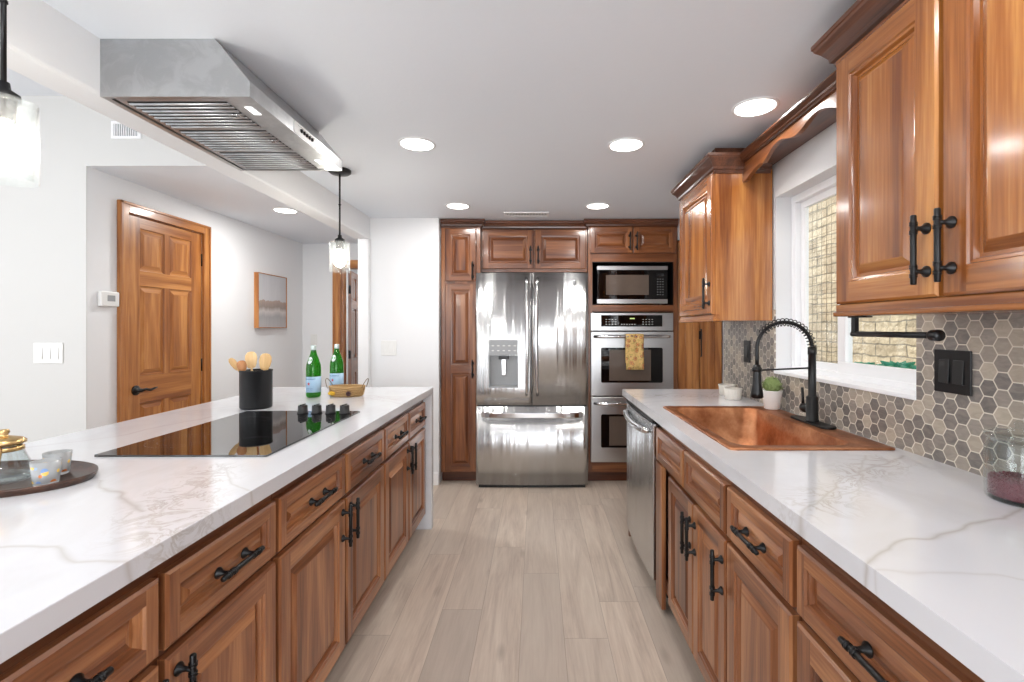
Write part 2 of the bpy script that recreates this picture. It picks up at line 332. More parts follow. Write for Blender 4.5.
# ---------------------------------------------------------------- mesh builder
class MB:
    def __init__(s): s.v = []; s.f = []; s.mi = []; s.sm = []; s.mats = []
    def mat(s, m):
        m = M[m] if isinstance(m, str) else m
        if m not in s.mats: s.mats.append(m)
        return s.mats.index(m)
    def face(s, pts, m, smooth=False):
        b = len(s.v); s.v += [tuple(p) for p in pts]; s.f.append(tuple(range(b, b+len(pts)))); s.mi.append(s.mat(m)); s.sm.append(smooth)
    def add(s, vs, fs, m, smooth=False):
        b = len(s.v); s.v += [tuple(p) for p in vs]; k = s.mat(m)
        for f in fs: s.f.append(tuple(b+i for i in f)); s.mi.append(k); s.sm.append(smooth)
        return s
    def box(s, x0, x1, y0, y1, z0, z1, m):
        v = [(x0, y0, z0), (x1, y0, z0), (x1, y1, z0), (x0, y1, z0), (x0, y0, z1), (x1, y0, z1), (x1, y1, z1), (x0, y1, z1)]
        return s.add(v, [(0, 3, 2, 1), (4, 5, 6, 7), (0, 1, 5, 4), (1, 2, 6, 5), (2, 3, 7, 6), (3, 0, 4, 7)], m)
    def lathe(s, prof, m, c=(0, 0, 0), axis='z', n=32, smooth=True, cap=True, sx=1, sy=1):
        vs = []
        for r, h in prof:
            for i in range(n):
                a = 2*PI*i/n; p = (r*math.cos(a)*sx, r*math.sin(a)*sy, h)
                if axis == 'x': p = (h, p[0], p[1])
                elif axis == 'y': p = (p[0], h, p[1])
                vs.append((p[0]+c[0], p[1]+c[1], p[2]+c[2]))
        fs = []
        for j in range(len(prof)-1):
            for i in range(n):
                k = (i+1) % n; q = (j*n+i, j*n+k, (j+1)*n+k, (j+1)*n+i)
                fs.append(q if axis != 'y' else q[::-1])
        s.add(vs, fs, m, smooth)
        if cap:
            b = len(s.v)-len(vs); k = s.mat(m)
            for j, rev in ((0, True), (len(prof)-1, False)):
                if prof[j][0] > 1e-5:
                    r = [b+j*n+i for i in range(n)]
                    if rev != (axis == 'y'): r = r[::-1]
                    s.f.append(tuple(r)); s.mi.append(k); s.sm.append(False)
        return s
    def tube(s, pts, r, m, n=10, closed=False, smooth=True):
        pts = [Vector(p) for p in pts]; N = len(pts); rs = r if isinstance(r, (list, tuple)) else [r]*N
        vs = []; up = None
        for i, p in enumerate(pts):
            a = pts[(i-1) % N] if (closed or i > 0) else p; b = pts[(i+1) % N] if (closed or i < N-1) else p
            d = (b-a).normalized()
            if up is None:
                up = Vector((0, 0, 1)) if abs(d.z) < .9 else Vector((1, 0, 0))
            u = (up-d*up.dot(d)).normalized(); v = d.cross(u); up = u
            for k in range(n):
                an = 2*PI*k/n; vs.append(p+(u*math.cos(an)+v*math.sin(an))*rs[i])
        fs = []
        for j in range(N if closed else N-1):
            for i in range(n):
                k = (i+1) % n; j2 = (j+1) % N
                fs.append((j*n+i, j*n+k, j2*n+k, j2*n+i))
        if not closed: fs += [tuple(range(n))[::-1], tuple((N-1)*n+i for i in range(n))]
        return s.add(vs, fs, m, smooth)
    def prism(s, poly, axis, a, b, m, smooth=False):
        """poly: 2D list; extruded along axis a..b. axis y: (x,z); x: (y,z); z: (x,y)"""
        def P(p, t): return {'y': (p[0], t, p[1]), 'x': (t, p[0], p[1]), 'z': (p[0], p[1], t)}[axis]
        n = len(poly); vs = [P(p, a) for p in poly]+[P(p, b) for p in poly]
        fs = [(i, (i+1) % n, n+(i+1) % n, n+i) for i in range(n)]
        s.add(vs, fs, m, smooth); s.add([P(p, a) for p in poly], [tuple(range(n))[::-1]], m); s.add([P(p, b) for p in poly], [tuple(range(n))], m)
        return s
    def ring(s, r0, d0, r1, d1, mv, mh):
        (a0, b0, c0, e0), (a1, b1, c1, e1) = r0, r1      # rects x0,z0,x1,z1 ; depth = y
        A = [(a0, d0, b0), (c0, d0, b0), (c0, d0, e0), (a0, d0, e0)]; B = [(a1, d1, b1), (c1, d1, b1), (c1, d1, e1), (a1, d1, e1)]
        for i in range(4):
            k = (i+1) % 4; s.face([A[i], A[k], B[k], B[i]], mh if i % 2 == 0 else mv)
    def panel(s, w, h, t, panels, mv, mh, prof, edge=.006, x0=0, z0=0):
        """framed front facing -y, at y=-t..0, recessed profile in each panel rect (x0,z0,x1,z1)"""
        R = lambda r, i: (r[0]+i, r[1]+i, r[2]-i, r[3]-i)
        full = (x0, z0, x0+w, z0+h); e = R(full, edge)
        s.ring(full, 0, full, -t+edge*.8, mv, mh); s.ring(full, -t+edge*.8, e, -t, mv, mh)
        s.face([(x0, 0, z0), (x0, 0, z0+h), (x0+w, 0, z0+h), (x0+w, 0, z0)], mv)
        xs = sorted({round(q, 5) for p in panels for q in (p[0], p[2])} | {round(e[0], 5), round(e[2], 5)})
        zs = sorted({round(q, 5) for p in panels for q in (p[1], p[3])} | {round(e[1], 5), round(e[3], 5)})
        pmin, pmax = min(p[0] for p in panels), max(p[2] for p in panels)
        for i in range(len(xs)-1):
            for j in range(len(zs)-1):
                cx, cz = (xs[i]+xs[i+1])/2, (zs[j]+zs[j+1])/2
                if any(p[0] < cx < p[2] and p[1] < cz < p[3] for p in panels): continue
                vert = cx < pmin or cx > pmax or any(p[1] < cz < p[3] for p in panels)
                s.face([(xs[i], -t, zs[j]), (xs[i+1], -t, zs[j]), (xs[i+1], -t, zs[j+1]), (xs[i], -t, zs[j+1])], mv if vert else mh)
        for p in panels:
            pi, pd = 0, 0
            for (i, d) in prof:
                s.ring(R(p, pi), -t+pd, R(p, i), -t+d, mv, mh); pi, pd = i, d
            q = R(p, pi); y = -t+pd
            s.face([(q[0], y, q[1]), (q[2], y, q[1]), (q[2], y, q[3]), (q[0], y, q[3])], mv if (q[3]-q[1]) > (q[2]-q[0])*.8 else mh)
        return s
    def sweep(s, path, prof, m, closed=False):
        """path: XY points (outward on the right-hand side); prof: (out, z)"""
        n = len(path); P = [Vector(p) for p in path]; vs = []; k = len(prof)
        for i, p in enumerate(P):
            ds = []
            if i > 0: ds.append((P[i]-P[i-1]).normalized())
            if i < n-1: ds.append((P[i+1]-P[i]).normalized())
            ns = [Vector((d.y, -d.x)) for d in ds]; o = ns[0] if len(ns) == 1 else (ns[0]+ns[1])/(1+ns[0].dot(ns[1]))
            for a, z in prof: vs.append((p.x+o.x*a, p.y+o.y*a, z))
        fs = [(i*k+j, i*k+(j+1) % k, (i+1)*k+(j+1) % k, (i+1)*k+j) for i in range(n-1) for j in range(k)]
        fs += [tuple(range(k))[::-1], tuple((n-1)*k+j for j in range(k))]
        return s.add(vs, fs, m)
    def text(s, string, size, m, fn):
        c = bpy.data.curves.new('t', 'FONT'); c.body = string; c.size = size; c.align_x = 'CENTER'; c.align_y = 'CENTER'
        o = bpy.data.objects.new('t', c); me = bpy.data.meshes.new_from_object(o)
        s.add([fn(v.co.x, v.co.y) for v in me.vertices], [tuple(p.vertices) for p in me.polygons], m)
        bpy.data.objects.remove(o); bpy.data.curves.remove(c); bpy.data.meshes.remove(me)
        return s
    def build(s, name, parent=None, loc=(0, 0, 0), rz=0, bevel=0, seg=2, merge=True, solid=0, sub=0, fix=False):
        me = bpy.data.meshes.new(name); me.from_pydata(s.v, [], s.f)
        for m in s.mats: me.materials.append(m)
        for p, k, sm in zip(me.polygons, s.mi, s.sm): p.material_index = k; p.use_smooth = sm
        if merge or fix:
            import bmesh
            bm = bmesh.new(); bm.from_mesh(me); bmesh.ops.remove_doubles(bm, verts=bm.verts, dist=1e-5)
            bmesh.ops.recalc_face_normals(bm, faces=bm.faces)
            bm.to_mesh(me); bm.free()
        o = bpy.data.objects.new(name, me); col.objects.link(o)
        o.location = loc; o.rotation_euler = (0, 0, rz)
        if parent: o.parent = parent
        if solid:
            q = o.modifiers.new('s', 'SOLIDIFY'); q.thickness = solid; q.offset = 0
        if sub:
            q = o.modifiers.new('u', 'SUBSURF'); q.levels = q.render_levels = sub
        if bevel:
            q = o.modifiers.new('b', 'BEVEL'); q.width = bevel; q.segments = seg; q.limit_method = 'ANGLE'; q.angle_limit = .7
            q.harden_normals = False
        return o
def struct(name, mb, **kw): return tag(mb.build(name, **kw), kind='structure')

def rrect(x0, x1, y0, y1, r, n=6):
    pts = []
    for cx, cy, a0 in ((x1-r, y0+r, -PI/2), (x1-r, y1-r, 0), (x0+r, y1-r, PI/2), (x0+r, y0+r, PI)):
        for i in range(n+1):
            a = a0+PI/2*i/n; pts.append((cx+r*math.cos(a), cy+r*math.sin(a)))
    return pts
# ================================================================ THE ROOM
CZ = 2.23
def B(*a, m='wall'): return MB().box(*a, m)
struct('floor', B(-5.3, 1.62, -3.1, 7.0, -.1, 0, m='floor'))
struct('ceiling', B(-1.5, 1.32, -3.1, 3.0, CZ, CZ+.12, m='ceil').box(-1.5, 1.62, 3.0, 4.85, CZ, CZ+.12, 'ceil'))
struct('ceiling_hall', B(-2.6, -1.35, 2.762, 2.90, 2.245, 2.36, m='ceil').box(-2.75, -1.35, 2.90, 7.0, 2.245, 2.36, 'ceil'))
struct('ceiling_dining', B(-5.3, -1.515, -3.1, 2.757, 2.65, 2.75, m='ceil'))
wd = B(-5.3, -2.6, 2.757, 2.762, 0, 2.75, m='wall_grey').box(-2.6, -1.515, 2.757, 2.762, 2.245, 2.75, 'wall_grey').box(-5.3, -2.6, 2.762, 2.90, 0, 2.75, 'wall').box(-2.6, -1.515, 2.762, 2.90, 2.36, 2.75, 'wall')
struct('wall_dining', wd, merge=False)
struct('trim_1', B(-1.515, -1.39, -3.1, 3.99, 2.05, 2.66), bevel=.012, seg=3)
struct('wall_pillar', B(-1.475, -1.385, 3.93, 4.11, 0, 2.05), bevel=.008)
wk = B(-1.475, -.82, 3.99, 4.11, 0, CZ).box(-1.475, -1.36, 4.11, 5.3, 0, 2.245, 'wall').box(-.94, -.82, 4.11, 4.85, 0, CZ, 'wall')
struct('wall_kitchen_end', wk, merge=False)
struct('wall_back', B(-.82, 1.62, 4.75, 4.85, 0, CZ))
# left hall wall with the pine door opening (Y 3.02..3.73)
DL0, DL1, DLZ = 3.02, 3.705, 2.04
wl = B(-2.75, -2.6, 2.90, DL0, 0, 2.245).box(-2.75, -2.6, DL1, 7.0, 0, 2.245, 'wall').box(-2.75, -2.6, DL0, DL1, DLZ, 2.245, 'wall').box(-2.95, -2.75, DL0-.1, DL1+.1, 0, 2.2, 'wall')
struct('wall_left', wl, merge=False)
FX0, FX1, FZ = -2.17, -1.50, 1.975
wf = B(-2.6, FX0, 5.3, 5.42, 0, 2.245).box(FX1, -1.36, 5.3, 5.42, 0, 2.245, 'wall').box(FX0, FX1, 5.3, 5.42, FZ, 2.245, 'wall')
struct('wall_far_hall', wf, merge=False)
struct('wall_far_room', B(-2.6, -1.2, 6.9, 7.0, 0, 2.245).box(-1.36, -1.26, 5.42, 6.9, 0, 2.245, 'wall'), merge=False)
# right wall with the window opening
WY0, WY1, WZ0, WZ1, WX = 1.477, 2.36, 1.09, 1.955, 1.18
wr = MB()
wr.box(WX, 1.32, -3.1, WY0, 0, CZ+.1, 'wall').box(WX, 1.32, WY1, 3.0, 0, CZ+.1, 'wall').box(WX, 1.32, WY0, WY1, 0, WZ0, 'wall').box(WX, 1.32, WY0, WY1, WZ1, CZ+.1, 'wall')
wr.box(1.32, 1.62, 2.94, 3.0, 0, CZ+.1, 'wall')
struct('wall_right', wr, merge=False)
struct('wall_nook', B(1.585, 1.62, 3.0, 4.85, 0, CZ+.1))
# rear wall and dining wall, with unseen openings made up for the fill lamps
rw = MB()
def wallx(y0, y1, x0, x1, zt, ops):
    xs = x0
    for a, b, z0, z1 in ops:
        rw.box(xs, a, y0, y1, 0, zt, 'wall').box(a, b, y0, y1, 0, z0, 'wall').box(a, b, y0, y1, z1, zt, 'wall'); xs = b
    rw.box(xs, x1, y0, y1, 0, zt, 'wall')
wallx(-3.1, -3.0, -5.3, 1.18, 2.65, [(-4.55, -2.25, .12, 2.3), (-.75, .95, .25, 2.1)])
struct('wall_rear', rw, merge=False)
ws = B(-5.3, -5.2, -3.0, -1.0, 0, 2.65).box(-5.3, -5.2, 1.4, 2.757, 0, 2.65, 'wall').box(-5.3, -5.2, -1.0, 1.4, 0, .6, 'wall').box(-5.3, -5.2, -1.0, 1.4, 2.3, 2.65, 'wall')
struct('wall_dining_side', ws, merge=False)
fr = MB()
for a, b, z0, z1, n in ((-4.55, -2.25, .12, 2.3, 3), (-.75, .95, .25, 2.1, 3)):
    for i in range(n+1):
        x = a+(b-a)*i/n; fr.box(x-.03, x+.03, -3.06, -3.01, z0, z1, 'trimw')
    fr.box(a, b, -3.055, -3.015, z0, z0+.06, 'trimw').box(a, b, -3.055, -3.015, z1-.06, z1, 'trimw')
struct('added_opening_bars', fr, merge=False)  # unseen bars in the made-up openings, added for reflections in the steel
# baseboards
struct('baseboard_end', B(-1.385, -.82, 3.975, 3.99, 0, .105, m='trimw'), bevel=.004)
struct('baseboard_pillar', B(-1.49, -1.37, 3.915, 3.93, 0, .105, m='trimw'), bevel=.004)
struct('baseboard_left', B(-2.6, -2.585, 3.80, 5.3, 0, .105, m='trimw'), bevel=.004)
struct('baseboard_far', B(-2.585, -2.27, 5.285, 5.3, 0, .105, m='trimw'), bevel=.004)
struct('baseboard_dining', B(-5.2, -2.6, 2.742, 2.757, 0, .105, m='trimw'), bevel=.004)

# backsplash
bs = MB()
bs.box(1.172, WX, -.4, WY0, .92, 1.36, 'hex').box(1.172, WX, WY1, 3.0, .92, 1.40, 'hex').box(1.172, WX, WY0, WY1, .92, WZ0, 'hex')
struct('wall_backsplash', bs, merge=False)

# ---- window
wn = MB()
X0, X1 = 1.255, 1.315
def frame(mb, y0, y1, z0, z1, w_, x0, x1, m='trimw'):
    mb.box(x0, x1, y0, y1, z0, z0+w_, m).box(x0, x1, y0, y1, z1-w_, z1, m).box(x0, x1, y0, y0+w_, z0+w_, z1-w_, m).box(x0, x1, y1-w_, y1, z0+w_, z1-w_, m)
frame(wn, WY0, WY1, WZ0, WZ1, .035, X0, X1)
wroot = struct('window_1', wn, merge=False, bevel=.003)
s1 = MB(); frame(s1, 1.975, WY1-.03, WZ0+.03, WZ1-.03, .036, X0+.03, X0+.05)
tag(s1.build('sliding_sash', wroot, merge=False, bevel=.002))
s2 = MB(); frame(s2, WY0+.03, 2.0, WZ0+.03, WZ1-.03, .05, X0+.002, X0+.028)
s2.build('fixed_sash', wroot, merge=False, bevel=.002)
MB().box(X0+.038, X0+.042, 2.0, WY1-.05, WZ0+.05, WZ1-.05, 'pane').build('glass_pane', wroot)
MB().box(X0+.012, X0+.016, WY0+.06, 1.97, WZ0+.06, WZ1-.06, 'pane').build('glass_pane', wroot)
struct('trim_2', MB().box(1.168, 1.26, WY0, WY1, WZ0-.004, WZ0+.012, 'trimw'), bevel=.003)

# ---- outside
struct('wall_garden', MB().box(2.55, 2.8, 0, 7.6, -.3, 3.6, 'stone'))
struct('ground_outside', MB().box(1.32, 2.8, 0, 2.9, -.4, -.12, 'stone').box(1.62, 2.8, 2.9, 7.6, -.4, -.12, 'stone'))
M['teal'] = plain('teal_leaf', (36, 140, 110), .5)
M['wirem'] = plain('dull_wire', (110, 104, 84), .6, .3)
lg = MB().box(2.15, 2.54, 1.6, 5.6, -.12, 1.01, 'stone')
struct('wall_planter', lg)
def succulent(x, y, s, lab):
    mb = MB()
    for k in range(3):
        for i in range(7):
            a = i*2*PI/7+k*.45; r = s*(1-.22*k); el = .35+.4*k
            d = Vector((math.cos(a)*math.cos(el), math.sin(a)*math.cos(el), math.sin(el)))
            mb.tube([(0, 0, .01), d*r*.5+Vector((0, 0, .01)), d*r], [s*.13, s*.2, s*.02], 'teal', n=6)
    tag(mb.build('succulent', loc=(x, y, 1.01)), lab, 'plant', 'succulents on the garden ledge')
succulent(2.30, 3.36, .11, 'teal rosette succulent on the garden ledge, low in the window, left of the others')
succulent(2.30, 3.05, .16, 'teal rosette succulent on the garden ledge, low in the window, largest middle one')
succulent(2.30, 2.76, .11, 'teal rosette succulent on the garden ledge, low in the window, nearest the black switch')
tr = MB()
for i in range(32): y = 3.38+i*.06; tr.tube([(2.12, y, 1.01), (2.12, y, 2.9)], .0013, 'wirem', n=5)
for i in range(32): z = 1.05+i*.06; tr.tube([(2.124, 3.38, z), (2.124, 5.24, z)], .0013, 'wirem', n=5)
for y in (5.30,): tr.box(2.11, 2.13, y-.06, y-.04, -.12, 2.9, 'wirem')
tag(tr.build('wire_trellis', merge=False), 'fine wire grid trellis standing before the stone garden wall outside the window', 'trellis')

# ---- doors
def lever(parent, loc, rz, mirror=1):
    mb = MB().lathe([(.0, 0), (.032, 0), (.032, -.006), (.026, -.012), (.012, -.014), (.012, -.045), (0, -.045)][::-1], 'black', axis='y', cap=False)
    mb.tube([(0, -.04, 0), (mirror*.03, -.044, .004), (mirror*.07, -.042, -.006), (mirror*.10, -.042, .002), (mirror*.125, -.042, .006)], [.009, .009, .008, .007, .004], 'black')
    return tag(mb.build('lever_handle', parent, loc=loc, rz=rz), 'black lever handle')
def hinge(parent, loc, rz=0):
    mb = MB().box(-.012, .012, -.004, .0, -.045, .045, 'black').tube([(0, -.006, -.048), (0, -.006, .048)], .006, 'black')
    return tag(mb.build('hinge', parent, loc=loc, rz=rz), 'black hinge')
SIX = [(.004, .010), (.016, .012), (.040, .004), (.042, .004)]
def six(w_, h_):
    a, b, c = w_*.155, w_*.465, .115
    x = [(a, b), (w_-b, w_-a)]; r = []
    zt = [(h_*.828, h_*.965), (h_*.487, h_*.780), (.22, h_*.400)]
    for x0, x1 in x:
        for z0, z1 in zt: r.append((x0, z0, x1, z1))
    return r
d1 = MB(); dw = DL1-DL0-.01
d1.panel(dw, DLZ-.012, .035, six(dw, DLZ-.012), 'pine_z', 'pine_x', SIX, edge=.003)
door = tag(d1.build('door_1', loc=(-2.635, DL0+.005, .006), rz=PI/2), kind='structure')
lever(door, (.07, -.035, .90), 0, 1)
for z in (.24, 1.02, 1.83): hinge(door, (dw+.004, -.03, z))
def casing(name, y0, y1, zt, x, rz, cw=.065, m='pine', flip=False):
    mb = MB(); L = y1-y0; t = .022
    prof = lambda a0, a1, z0, z1, mm: mb.box(a0, a1, -t, 0, z0, z1, mm)
    prof(-cw, 0, 0, zt+cw, m+'_z'); prof(L, L+cw, 0, zt+cw, m+'_z'); prof(0, L, zt, zt+cw, m+'_x')
    mb.box(-cw, -cw+.016, -t-.008, -t, 0, zt+cw, m+'_z').box(L+cw-.016, L+cw, -t-.008, -t, 0, zt+cw, m+'_z').box(-cw, L+cw, -t-.008, -t, zt+cw-.016, zt+cw, m+'_x')
    mb.box(-.0, .012, 0, .11, 0, zt, m+'_z').box(L-.004, L, 0, .11, 0, zt, m+'_z').box(0, L, 0, .11, zt-.004, zt, m+'_x')
    return mb
mb = casing('c', DL0, DL1, DLZ, 0, 0)
struct('trim_3', mb, loc=(-2.598, DL0, 0), rz=PI/2, merge=False, bevel=.003)
mb = casing('c', FX0, FX1, FZ, 0, 0, cw=.085)
struct('trim_4', mb, loc=(FX0, 5.298, 0), merge=False, bevel=.003)
d2 = MB(); d2.panel(.60, FZ-.02, .035, six(.60, FZ-.02), 'tall_z', 'tall_x', SIX, edge=.003)
door2 = tag(d2.build('door_2', loc=(FX0+.02, 5.44, .008), rz=math.radians(100)), kind='structure')
for z in (.24, 1.0, 1.74): hinge(door2, (-.012, -.02, z), -PI/2)
# plank bifold door in the nook
bf = thing('door_3', None, None, (1.20, 4.10, 0)); tag(bf, kind='structure')
for x0 in (0, .190):
    mb = MB()
    mb.box(0, .184, -.03, 0, .02, 2.05, 'pine_z')
    for i in range(3): mb.box(.003+i*.060, .057+i*.060, -.036, -.03, .03, 2.04, 'pine_z')
    mb.build('bifold_leaf', bf, loc=(x0, 0, 0), merge=False, bevel=.002)
tag(MB().box(-.011, .011, -.012, 0, -.035, .035, 'black').tube([(0, -.012, .05), (0, -.03, .05), (0, -.03, -.18), (0, -.012, -.18)], .006, 'black').build('door_pull', bf, loc=(.187, -.036, 1.25)), 'black pull')
struct('wall_nook_header', MB().box(1.19, 1.585, 4.06, 4.2, 2.06, CZ, 'wall'))

# ================================================================ CABINET PARTS
CAB = [(.003, .005), (.009, .006), (.013, .016), (.020, .016), (.040, .004), (.043, .003)]
DRW = [(.003, .005), (.008, .006), (.011, .017), (.017, .017), (.034, .008), (.036, .007)]
def pull(parent, loc, vert, L=.155, sp=.096, h=.030):
    """bar pull with ringed posts; local front is -y"""
    mb = MB(); ax = 'z' if vert else 'x'
    P = lambda a, d: ((0, -d, a) if vert else (a, -d, 0))
    mb.tube([P(-L/2, h), P(-L/2+.002, h), P(L/2-.002, h), P(L/2, h)], [.005, .0062, .0062, .005], 'black', n=12)
    for s in (-1, 1):
        c = s*sp/2
        for q in (-.012, -.007, .007, .012): mb.tube([P(c+q-.0016, h), P(c+q+.0016, h)], .0082, 'black', n=12)
        q = P(c, 0)
        mb.lathe([(.013, 0), (.013, -.003), (.006, -.010), (.0048, -.018), (.0062, -h)][::-1], 'black', c=q, axis='y', n=14)
    return tag(mb.build('handle', parent, loc=loc, merge=False), 'black bar pull')
def door_part(parent, x, z, w_, h_, fam='wood', t=.02, fw=.056, panels=None, handle=None, name='door', prof=CAB, label=None):
    ps = panels or [(fw, fw, w_-fw, h_-fw)]
    mb = MB().panel(w_, h_, t, ps, fam+'_z', fam+'_x', prof)
    d = mb.build(name, parent, loc=(x, 0, z))
    if label: d['label'] = label
    if handle:
        vert, hx, hz = handle; pull(d, (hx, -t, hz), vert)
    return d
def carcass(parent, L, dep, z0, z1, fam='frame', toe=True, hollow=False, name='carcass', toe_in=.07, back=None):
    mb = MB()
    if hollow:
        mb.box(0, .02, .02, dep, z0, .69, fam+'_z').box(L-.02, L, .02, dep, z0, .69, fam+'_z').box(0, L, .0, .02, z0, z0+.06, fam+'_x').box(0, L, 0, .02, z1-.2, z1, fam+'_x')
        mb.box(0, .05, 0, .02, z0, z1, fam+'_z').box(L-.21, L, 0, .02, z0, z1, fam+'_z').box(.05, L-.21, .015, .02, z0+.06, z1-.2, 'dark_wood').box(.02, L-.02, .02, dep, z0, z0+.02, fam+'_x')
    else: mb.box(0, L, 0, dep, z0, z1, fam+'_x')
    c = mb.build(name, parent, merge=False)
    if toe: MB().box(0, L, toe_in, toe_in+.02, 0, z0, 'dark_wood').build('toe_kick', parent)
    return c

CT, CB = .92, .878      # worktop top / underside
FZ0, FZ1 = .105, .862   # face frame
# ---------------------------------------------------------------- island
IX = -.74               # carcass face; doors 20 mm proud -> -.72
def isl_unit(y0, y1, label, seams, hsides):
    L = y1-y0
    r = thing('base_cabinet', label, 'cabinet', (IX, y0, 0), PI/2, 'island base cabinets')
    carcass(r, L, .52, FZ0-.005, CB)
    for (a, b), hs in zip(seams, hsides):
        a, b = a-y0, b-y0; w_ = b-a-.014
        d = door_part(r, a+.007, .682, w_, .150, fw=.034, prof=DRW, name='drawer', handle=(False, w_/2, .075))
        door_part(r, a+.007, .108, w_, .556, handle=(True, w_-.028 if hs == 'r' else .028, .47))
    return r
isl_unit(-.42, .47, 'island base cabinet nearest the camera, below the teapot tray', [(-.42, .025), (.025, .47)], 'rl')
isl_unit(.472, 1.332, 'brown wood island base cabinet with two drawers at the lower left corner of the photo', [(.472, .922), (.924, 1.330)], 'rl')
isl_unit(1.334, 2.262, 'brown wood island base cabinet, middle one, in front of the cooktop', [(1.334, 1.806), (1.808, 2.262)], 'rl')
isl_unit(2.264, 3.098, 'brown wood island base cabinet at the far end beside the white waterfall slab', [(2.264, 2.689), (2.691, 3.098)], 'rl')
# back panel of island
tag(MB().box(-1.60, -1.265, -.42, 3.098, 0, CB, 'wood_y').build('island_back_panel'), 'wood panelled back of the island under the worktop overhang, facing the hall', 'panel')
iw = thing('worktop', 'white marble veined worktop of the island with waterfall end', 'worktop', (0, 0, 0))
MB().box(-1.73, -.685, -.45, 3.16, CB+.002, CT, 'marble_l').build('slab', iw, bevel=.002)
MB().box(-1.73, -.685, 3.105, 3.16, 0, CB+.002, 'marble_l').build('waterfall_panel', iw, bevel=.002)

# ---------------------------------------------------------------- right run   (facing -X, rz=-90, local x = -Y)
RX = .59
def right_unit(y0, y1, label, **kw):
    return thing('base_cabinet', label, 'cabinet', (RX, y1, 0), -PI/2, 'base cabinets along the window wall')
# sink base
r = right_unit(1.449, 2.30, 'brown wood sink base cabinet beside the dishwasher, with blank top fronts')
L = 2.30-1.449
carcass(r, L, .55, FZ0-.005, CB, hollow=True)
def lx(y): return 2.30-y
door_part(r, .008, .682, lx(1.866)-.015, .150, fw=.034, prof=DRW, name='false_front')
door_part(r, lx(1.866)+.007, .682, 1.866-1.449-.014, .150, fw=.034, prof=DRW, name='false_front')
door_part(r, lx(2.08), .108, 2.08-1.755, .556, handle=(True, 2.08-1.755-.026, .44), fw=.05)
d = door_part(r, lx(1.748), .108, 1.748-1.452, .556, handle=(True, .022, .44), fw=.05)
pull(d, (1.748-1.452-.022, -.02, .44), True)
MB().box(.008, .115, -.02, 0, .02, .672, 'wood_z').build('end_post', r, bevel=.003)
r = right_unit(1.068, 1.447, 'brown wood base cabinet with one drawer and one door, left of the wide drawer cabinet')
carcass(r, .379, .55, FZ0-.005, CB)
door_part(r, .007, .682, .365, .150, fw=.034, prof=DRW, name='drawer', handle=(False, .19, .075))
door_part(r, .007, .108, .365, .556)
r = right_unit(.48, 1.066, 'brown wood base cabinet with a wide drawer at the lower right corner of the photo')
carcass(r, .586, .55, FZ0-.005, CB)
door_part(r, .012, .682, .565, .150, fw=.034, prof=DRW, name='drawer', handle=(False, .28, .075))
door_part(r, .012, .108, .279, .556, handle=(True, .255, .47)); door_part(r, .298, .108, .279, .556, handle=(True, .026, .47))
r = right_unit(-.42, .478, 'brown wood base cabinet beside the camera under the right worktop')
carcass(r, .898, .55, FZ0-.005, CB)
for k in (0, 1):
    door_part(r, .007+k*.449, .682, .435, .150, fw=.034, prof=DRW, name='drawer', handle=(False, .217, .075))
    door_part(r, .007+k*.449, .108, .435, .556, handle=(True, .40 if k == 0 else .03, .47))
# worktop with sink cut-out
SX0, SX1, SY0, SY1 = .635, 1.125, 1.555, 2.325
mb = MB()
ox0, ox1, oy0, oy1 = .545, 1.172, -.45, 3.05
z0, z1 = CB+.002, CT
mb.box(ox0, SX0, oy0, oy1, z0, z1, 'marble_r').box(SX1, ox1, oy0, oy1, z0, z1, 'marble_r').box(SX0, SX1, oy0, SY0, z0, z1, 'marble_r').box(SX0, SX1, SY1, oy1, z0, z1, 'marble_r')
tag(mb.build('worktop', merge=False), 'white marble veined worktop around the copper sink under the window', 'worktop')
tag(MB().box(.58, 1.168, 3.005, 3.03, 0, CB+.001, 'wood_z').build('end_panel'), 'wood end panel closing the right base run behind the dishwasher', 'panel')

# dishwasher
dw_ = thing('dishwasher', 'stainless steel dishwasher under the far end of the right worktop', 'dishwasher', (RX, 3.0, 0), -PI/2)
MB().box(.004, .692, .0, .54, .09, CB-.004, 'blackp').build('tub', dw_)
mb = MB(); n = 12; W = .688
vs = []; 
poly = [(.006+W*.985*i/n, -.028-.012*math.sin(PI*i/n)) for i in range(n+1)]
poly = poly+[(.006+W*.985, 0), (.006, 0)]
mb.prism(poly, 'z', .085, .845, 'steel'); mb.build('door_panel', dw_, bevel=.003)
MB().box(.01, .68, -.03, 0, .848, CB-.006, 'blackp').build('control_strip', dw_)
mb = MB(); mb.tube([(.05+.58*i/16, -.040-.026*math.sin(PI*min(1, max(0, i/16)))**.6, .800-.012*math.sin(PI*i/16)) for i in range(17)], [.012]+[.0165]*15+[.012], 'chrome', n=14)
mb.build('handle', dw_)
MB().box(.01, .68, .04, .06, 0, .085, 'blackp').build('kick_plate', dw_)

